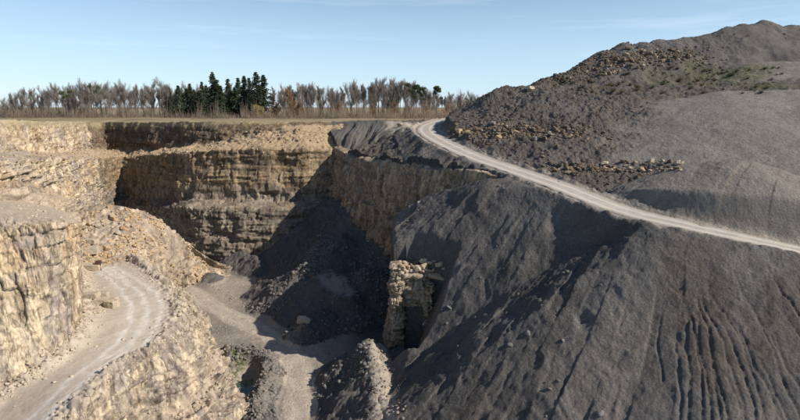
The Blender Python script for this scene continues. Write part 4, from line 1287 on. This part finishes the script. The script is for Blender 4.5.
def tubes(segs, sides=3):
    """segments (p0,p1,r0,r1) as thin tapered prisms"""
    S = np.array([np.concatenate([a, b, [r0, r1]]) for a, b, r0, r1 in segs])
    p0, p1, r0, r1 = S[:, :3], S[:, 3:6], S[:, 6], S[:, 7]
    t = p1 - p0; t /= np.linalg.norm(t, axis=1, keepdims=True) + 1e-9
    ref = np.where(np.abs(t[:, 2:3]) < 0.9, np.array([[0, 0, 1.0]]), np.array([[1.0, 0, 0]]))
    u = np.cross(t, ref); u /= np.linalg.norm(u, axis=1, keepdims=True); v = np.cross(t, u)
    Vs = []
    for k in range(sides):
        a = 2 * math.pi * k / sides
        Vs.append(p0 + (u * math.cos(a) + v * math.sin(a)) * r0[:, None])
    for k in range(sides):
        a = 2 * math.pi * k / sides
        Vs.append(p1 + (u * math.cos(a) + v * math.sin(a)) * r1[:, None])
    V = np.stack(Vs, 1).reshape(-1, 3); n = len(S)
    base = np.arange(n)[:, None] * 2 * sides
    Fs = [base + np.array([[k, (k + 1) % sides, sides + (k + 1) % sides, sides + k]]) for k in range(sides)]
    return V, np.vstack(Fs)

def bare_tree(seed, H=1.0, spread=0.33, first=0.25, up=0.75, leaves=False):
    """unit-height leafless tree; returns trunk segments and twig segments"""
    r = random.Random(seed); trunk = []; twig = []
    p = np.array([0.0, 0, 0]); d = np.array([0, 0, 1.0]); n = 10
    pts = [p]
    for i in range(n):
        d = d + np.array([r.uniform(-.10, .10), r.uniform(-.10, .10), 0.12]); d /= np.linalg.norm(d)
        q = p + d * 0.88 / n
        trunk.append((p, q, 0.016 * (1 - 0.85 * i / n), 0.016 * (1 - 0.85 * (i + 1) / n))); p = q; pts.append(p)
    def grow(p, d, L, rad, lev):
        m = 4 if lev < 2 else 3
        for i in range(m):
            d = d + np.array([r.uniform(-.22, .22), r.uniform(-.22, .22), r.uniform(-.02, .22)]); d = d / np.linalg.norm(d)
            q = p + d * L / m
            (trunk if lev == 0 and i == 0 else twig).append((p, q, rad * (1 - .8 * i / m), rad * (1 - .8 * (i + 1) / m)))
            p = q
            if lev < 3:
                for _ in range((3, 2, 2)[lev]):
                    e = d + np.array([r.uniform(-1, 1), r.uniform(-1, 1), r.uniform(-.3, .8)]) * 0.75
                    e /= np.linalg.norm(e)
                    grow(p, e, L * r.uniform(.38, .6), rad * 0.5, lev + 1)
    for j in range(11):
        t = first + (0.93 - first) * (j + r.random() * .7) / 11
        i = min(int(t * n), n - 1); a = r.uniform(0, 6.28)
        d = np.array([math.cos(a), math.sin(a), up * (0.6 + t)]); d /= np.linalg.norm(d)
        grow(pts[i], d, spread * (1.15 - 0.7 * t) * r.uniform(.7, 1.1), 0.0065, 0)
    twig = [(a, b, max(r0 * .8, 0.0010), max(r1 * .8, 0.0007)) for a, b, r0, r1 in twig]
    return trunk, twig

def clumps(centers, r, nper, size, seed, squash=0.8):
    g = np.random.default_rng(seed); Vs = []
    for c in centers:
        q = g.normal(size=(nper, 3)); q /= np.linalg.norm(q, axis=1, keepdims=True)
        pos = c + q * (g.random((nper, 1)) ** 0.4) * r * np.array([1, 1, squash])
        t1 = g.normal(size=(nper, 3)); t1 /= np.linalg.norm(t1, axis=1, keepdims=True); t2 = np.cross(t1, g.normal(size=(nper, 3))); t2 /= np.linalg.norm(t2, axis=1, keepdims=True)
        s = size * g.uniform(.6, 1.4, (nper, 1))
        Vs.append(np.stack([pos - t1 * s, pos + t2 * s * .6, pos + t1 * s, pos - t2 * s * .6], 1).reshape(-1, 3))
    V = np.vstack(Vs); return V, np.arange(len(V)).reshape(-1, 4)

def me_of(name, V, Fc, mat):
    me = bpy.data.meshes.new(name); me.vertices.add(len(V)); me.vertices.foreach_set("co", np.asarray(V, np.float32).ravel())
    Fc = np.asarray(Fc, np.int32); n, k_ = Fc.shape
    me.loops.add(n * k_); me.loops.foreach_set("vertex_index", Fc.ravel()); me.polygons.add(n)
    me.polygons.foreach_set("loop_start", np.arange(0, n * k_, k_, dtype=np.int32)); me.polygons.foreach_set("loop_total", np.full(n, k_, np.int32))
    me.update(calc_edges=True); me.materials.append(mat); return me

TREES = {"bare": [], "conifer": [], "pine": [], "russet": [], "bush": []}
for s_ in range(8):
    tr, tw = bare_tree(100 + s_, spread=(0.30, 0.36, 0.42, 0.28)[s_ % 4], first=(0.22, 0.42, 0.15, 0.5)[s_ % 4], up=(1.1, 0.9, 0.8, 1.5)[s_ % 4])
    TREES["bare"].append((me_of("trunk", *tubes(tr, 5), M_BARK), me_of("crown", *tubes(tw, 3), M_TWIG)))
for s_ in range(5):
    g = random.Random(300 + s_); tr = [(np.array([0, 0, i / 8.0]), np.array([0, 0, (i + 1) / 8.0]), 0.014 * (1 - i / 8.2), 0.014 * (1 - (i + 1) / 8.2)) for i in range(8)]
    cs = []; Vs = []; Fs = []; off = 0
    gg = np.random.default_rng(s_)
    for j in range(26):
        t = 0.18 + 0.80 * j / 26
        R_ = (0.30 * (1 - t) ** 0.9 + 0.004) * g.uniform(.75, 1.15)
        for a_ in range(7):
            a = g.uniform(0, 6.28); L = R_ * g.uniform(.55, 1.15)
            for q in np.linspace(0.25, 1, 4):
                cs.append(((math.cos(a) * L * q, math.sin(a) * L * q, t - 0.35 * L * q), 0.022 * (1.25 - q * .6)))
    for c_, rr in cs:
        V, Fc = clumps([np.array(c_)], rr, 8, 0.011, g.randint(0, 99999), 0.6); Vs.append(V); Fs.append(Fc + off); off += len(V)
    TREES["conifer"].append((me_of("trunk", *tubes(tr, 5), M_BARK), me_of("crown", np.vstack(Vs), np.vstack(Fs), M_NEEDLE)))
for s_ in range(3):
    g = random.Random(400 + s_); tr, tw = bare_tree(420 + s_, spread=0.22, first=0.62, up=0.5)
    cs = [np.array([g.uniform(-.17, .17), g.uniform(-.17, .17), g.uniform(.70, .96)]) for _ in range(13)] + [np.array([g.choice([-.16, .15]), 0, .6])]
    V, Fc = clumps(cs, 0.075, 260, 0.012, s_ + 40, 0.6)
    TREES["pine"].append((me_of("trunk", *tubes(tr, 5), M_BARK), me_of("crown", V, Fc, M_PINE)))
for s_ in range(2):
    tr, tw = bare_tree(520 + s_, spread=0.30, first=0.12, up=0.9)
    g = np.random.default_rng(s_); ends = np.array([b for a, b, r0, r1 in tw]); ends = ends[g.choice(len(ends), 900)]
    V1, F1_ = tubes(tw, 3); V, Fc = clumps(ends, 0.03, 3, 0.010, s_ + 60)
    TREES["russet"].append((me_of("trunk", *tubes(tr, 5), M_BARK), me_of("crown", np.vstack([V1, V]), np.vstack([F1_, Fc + len(V1)]), M_RUST)))
g = np.random.default_rng(5); q = g.normal(size=(60, 3)); q /= np.linalg.norm(q, axis=1, keepdims=True)
cs = q * np.array([.45, .45, .42]) * (g.random((60, 1)) ** .4) + np.array([0, 0, .52])
V, Fc = clumps(cs, 0.13, 45, 0.03, 77)
tr, tw = bare_tree(555, spread=.4, first=.1)
TREES["bush"].append((me_of("trunk", *tubes(tr[:12], 5), M_BARK), me_of("crown", V, Fc, M_CATKIN)))

def plant(kind, px, d, H, label, group, name, cat, width=1.0, v=None):
    tm, cm = random.choice(TREES[kind]) if v is None else TREES[kind][v]
    root = bpy.data.objects.new(name, None); COL.objects.link(root)
    x = (px - 400) / F * (d * CP + 5.7 * SP)
    root.location = (x, d, -6.0); root.rotation_euler = (0, 0, random.uniform(0, 6.28))
    root.scale = (H * width, H * width, H)
    for nm, me in (("trunk", tm), ("crown", cm)):
        c = bpy.data.objects.new(nm, me); COL.objects.link(c); c.parent = root
    return tagit(root, label, cat, group)

def top_y(px):
    return float(np.interp(px, [0, 8, 25, 50, 80, 95, 110, 130, 150, 170, 190, 240, 272, 300, 312, 335, 350, 372, 385, 405, 420, 445, 460, 490],
                               [104, 100, 93, 90, 88, 82, 88, 87, 86, 86, 88, 88, 92, 88, 88, 89, 87, 85, 81, 82, 90, 97, 97, 97]))
def height(px, py, d):
    r = ray(px, py); return d * r[2] / r[1] + 5.9
PLACES = [(30, "at the far left end of the treeline"), (60, "in the left treeline above the grassy rim"), (90, "left of the tall green tinged tree"), (115, "just right of the tall green tinged tree"), (140, "in the thin stretch of the left treeline"), (165, "just left of the conifer stand"), (200, "among the left conifers"), (235, "among the tallest conifers"), (268, "behind the yellowish bush"), (300, "beside the russet conical tree"), (325, "a little right of the russet conical tree"), (350, "above the middle of the back wall"), (375, "above the dark tipped slope"), (400, "left of the three pines"), (445, "around the three pines"), (600, "between the pines and the heap")]
def tree_label(px, h, w, row):
    pl = next(t for lim, t in PLACES if px < lim)
    hs = "tall" if h > 19 else ("mid sized" if h > 15.5 else "short")
    return f"{hs} {'broad' if w > .8 else 'narrow'} leafless tree {pl}" + ("" if row == 0 else (", second row" if row == 1 else ", back row"))
for row, (d0, step, off) in enumerate([(305, 7.5, 0), (322, 7.5, 3), (345, 8.0, 1)]):
    px = 4.0 + off
    while px < 492:
        d = d0 + random.uniform(-6, 6); ty = top_y(px) + random.uniform(-2.0, 7) + (2 if row else 0)
        if not (row == 0 and 165 < px < 268 and random.random() < .6):
            w_ = random.uniform(.62, .98); h_ = max(6, height(px, ty - 5.0, d))
            plant("bare", px, d, h_, tree_label(px, h_, w_, row), "bare trees along the horizon", "bare_tree", "tree", w_)
        px += step * random.uniform(.6, 1.4)
CON = [(204, 80), (215, 70), (208, 84), (230, 77), (240, 76), (246, 74), (251, 76), (258, 70), (265, 73), (171, 86), (180, 84), (188, 87), (196, 88), (222, 84), (236, 86), (177, 95), (252, 88), (226, 93), (168, 92), (184, 92), (192, 82), (200, 90), (213, 88), (219, 78), (233, 90), (243, 86), (260, 84), (247, 92), (205, 95)]
for i, (px, ty) in enumerate(CON):
    d = 296 + (i * 37) % 16; h = height(px, ty, d)
    lb = {1: "tallest pointed dark conifer at the left of the conifer stand", 7: "dark conifer rising highest beside the yellowish bush at the right end of the stand", 9: "dark conifer at the left end of the conifer stand"}.get(i, f"{'tall' if ty < 77 else ('mid sized' if ty < 85 else 'short')} dark conifer " + ["at the left edge", "near the left edge", "in the left third", "just left of the tallest conifer", "just right of the tallest conifer", "in the middle", "right of the middle", "in the right third", "near the right edge", "at the right edge"][min(9, int((px - 165) / 10.2))] + " of the conifer stand")
    plant("conifer", px, d, h, lb, "dark conifers on the far rim", "conifer_tree", "tree", random.uniform(1.05, 1.6))
for i, (px, ty, lb) in enumerate([(412, 82, "leftmost round crowned pine standing among the bare trees above the haul road"), (421, 86, "middle round crowned pine of the trio above the haul road"), (437, 84, "rightmost broad crowned pine of the trio above the haul road"), (69, 89, "dark ivy green tree in the left part of the bare treeline"), (97, 84, "tall green tinged tree with spreading crown in the left treeline")]):
    plant("pine", px, 300 + i, height(px, ty, 300), lb, None, "pine_tree", "tree", 0.8, i % 3)
plant("russet", 288, 294, height(288, 86, 294), "russet brown conical tree right of the yellowish bush", None, "russet_tree", "tree", .9, 0)
for px, ty in [(278, 100), (300, 101), (340, 101), (372, 103), (395, 100), (425, 103), (448, 104)]:
    wh = {278: "just left of the russet conical tree", 300: "just right of the russet conical tree", 340: "above the right part of the back wall", 372: "above the left part of the dark tipped slope", 395: "left of the three pines", 425: "beneath the three pines", 448: "right of the three pines"}[px]
    plant("russet", px, 292 + random.uniform(0, 8), height(px, ty, 296), "low russet young tree " + wh, "russet young trees", "russet_tree", "tree", 1.2)
plant("bush", 258, 286, height(258, 103, 286), "rounded yellowish bush in catkin below the dark conifers", None, "catkin_bush", "bush", .95)

# brown undergrowth at the foot of the trees: one mass
g = np.random.default_rng(9); n = 17000
px_ = g.uniform(0, 500, n)
d_ = g.uniform(0, 1, n) * np.where(px_ > 190, 84, 66) + np.where(px_ > 190, 266, 284); x_ = (px_ - 400) / F * (d_ * CP + 1.1)
hgt = (1.6 + 7.5 * g.random(n) ** 1.6) * (0.75 + 0.35 * np.sin(px_ * .21) * np.sin(px_ * .057 + 1) + 0.25 * np.sin(px_ * 1.7) * np.sin(px_ * .63)) * np.where(px_ > 268, 1.15, 0.9) * (0.55 + 0.9 * smooth01(vnoise(np.stack([px_ * 0.16, d_ * 0.05, 0 * px_], 1), 3), -0.5, 0.5))
p0 = np.stack([x_, d_, np.full(n, -6.0)], 1); lean = g.normal(size=(n, 3)) * np.array([.9, .9, 0])
p1 = p0 + lean + np.stack([0 * x_, 0 * x_, hgt], 1)
segs = [(p0[i], p1[i], 0.07, 0.02) for i in range(n)]
M_UNDER = flat_mat("undergrowth", (0.11, 0.09, 0.07), (0.23, 0.185, 0.14), 0.9, 0.12)
V, Fc = tubes(segs, 3)
o = mesh_from("undergrowth", V, Fc, M_UNDER, smooth=False); o["kind"] = "stuff"; o["label"] = "brown leafless undergrowth along the foot of the treeline"

# dry scrub on the heap
M_SCRUB = flat_mat("dry_scrub", (0.10, 0.075, 0.045), (0.13, 0.12, 0.05))
M_SCRUBG = flat_mat("green_scrub", (0.075, 0.085, 0.035), (0.11, 0.12, 0.055))
SC = []
for s_ in range(5):
    g = random.Random(700 + s_); sg = []
    for _ in range(150):
        a = g.uniform(0, 6.28); e = g.uniform(.2, 1.4); L = g.uniform(.4, 1)
        d = np.array([math.cos(a) * math.cos(e), math.sin(a) * math.cos(e), math.sin(e)])
        p = d * L * 0.5; sg.append((np.zeros(3), p, .02, .012)); sg.append((p, p + (d + np.array([g.uniform(-.5, .5), g.uniform(-.5, .5), .2])) * L * .5, .012, .006))
    V1, F1_ = tubes(sg, 3); V, Fc = clumps([sg[i][1] for i in range(1, 300, 4)], .15, 6, .05, s_ + 5)
    SC.append(me_of("scrub", np.vstack([V1, V]), np.vstack([F1_, Fc + len(V1)]), M_SCRUB if s_ < 3 else M_SCRUBG))
k_ = 0
for _ in range(600):
    x, y = random.uniform(545, 790), random.uniform(62, 94)
    if y < 74 - (x - 545) * .05 and x < 690: continue
    if x > 690 and y < 68: continue
    if k_ >= 85: break
    loc, nor = cast(x, y)
    if loc is None or loc.y > 240: continue
    gr = x > 640 and random.random() < .6
    o = bpy.data.objects.new("scrub_bush", SC[random.choice([3, 4]) if gr else random.randrange(3)]); COL.objects.link(o)
    s_ = random.uniform(.45, 1.4); o.location = loc; o.rotation_euler = (0, 0, random.uniform(0, 6.28)); o.scale = (s_, s_, s_ * .8)
    tagit(o, f"{'knee high' if s_ < 1 else 'waist high' if s_ < 1.35 else 'tallish'} {'green' if gr else 'dry brown'} bush, " + ["far left end", "left end", "left third", "left of the middle", "middle", "right of the middle", "right third", "right end", "far right end"][min(8, int((x - 545) / 27.3))] + (" and upper edge" if y < 75 else " and upper half" if y < 81 else " and lower half" if y < 88 else " and lower edge") + " of the scrub belt", "bush", "bushes on the upper terrace of the heap"); k_ += 1

# things that still read alike are told apart by their order from the left
from collections import defaultdict
_d = defaultdict(list)
for o in scene.objects:
    if o.get("label") and o.get("category") and o.parent is None: _d[o["label"]].append(o)
for lb, os_ in _d.items():
    if len(os_) < 2: continue
    os_.sort(key=lambda o: o.location.x / o.location.y)
    nm = {2: ["left", "right"], 3: ["leftmost", "middle", "rightmost"]}.get(len(os_)) or (["leftmost", "second", "third", "fourth", "fifth", "sixth", "seventh"][:len(os_) - 1] + ["rightmost"] if len(os_) <= 8 else None)
    if nm and len(lb.split()) <= 13:
        for o, w in zip(os_, nm): o["label"] = lb + ", " + w + " of " + {2: "two", 3: "three", 4: "four", 5: "five", 6: "six", 7: "seven", 8: "eight"}[len(os_)]
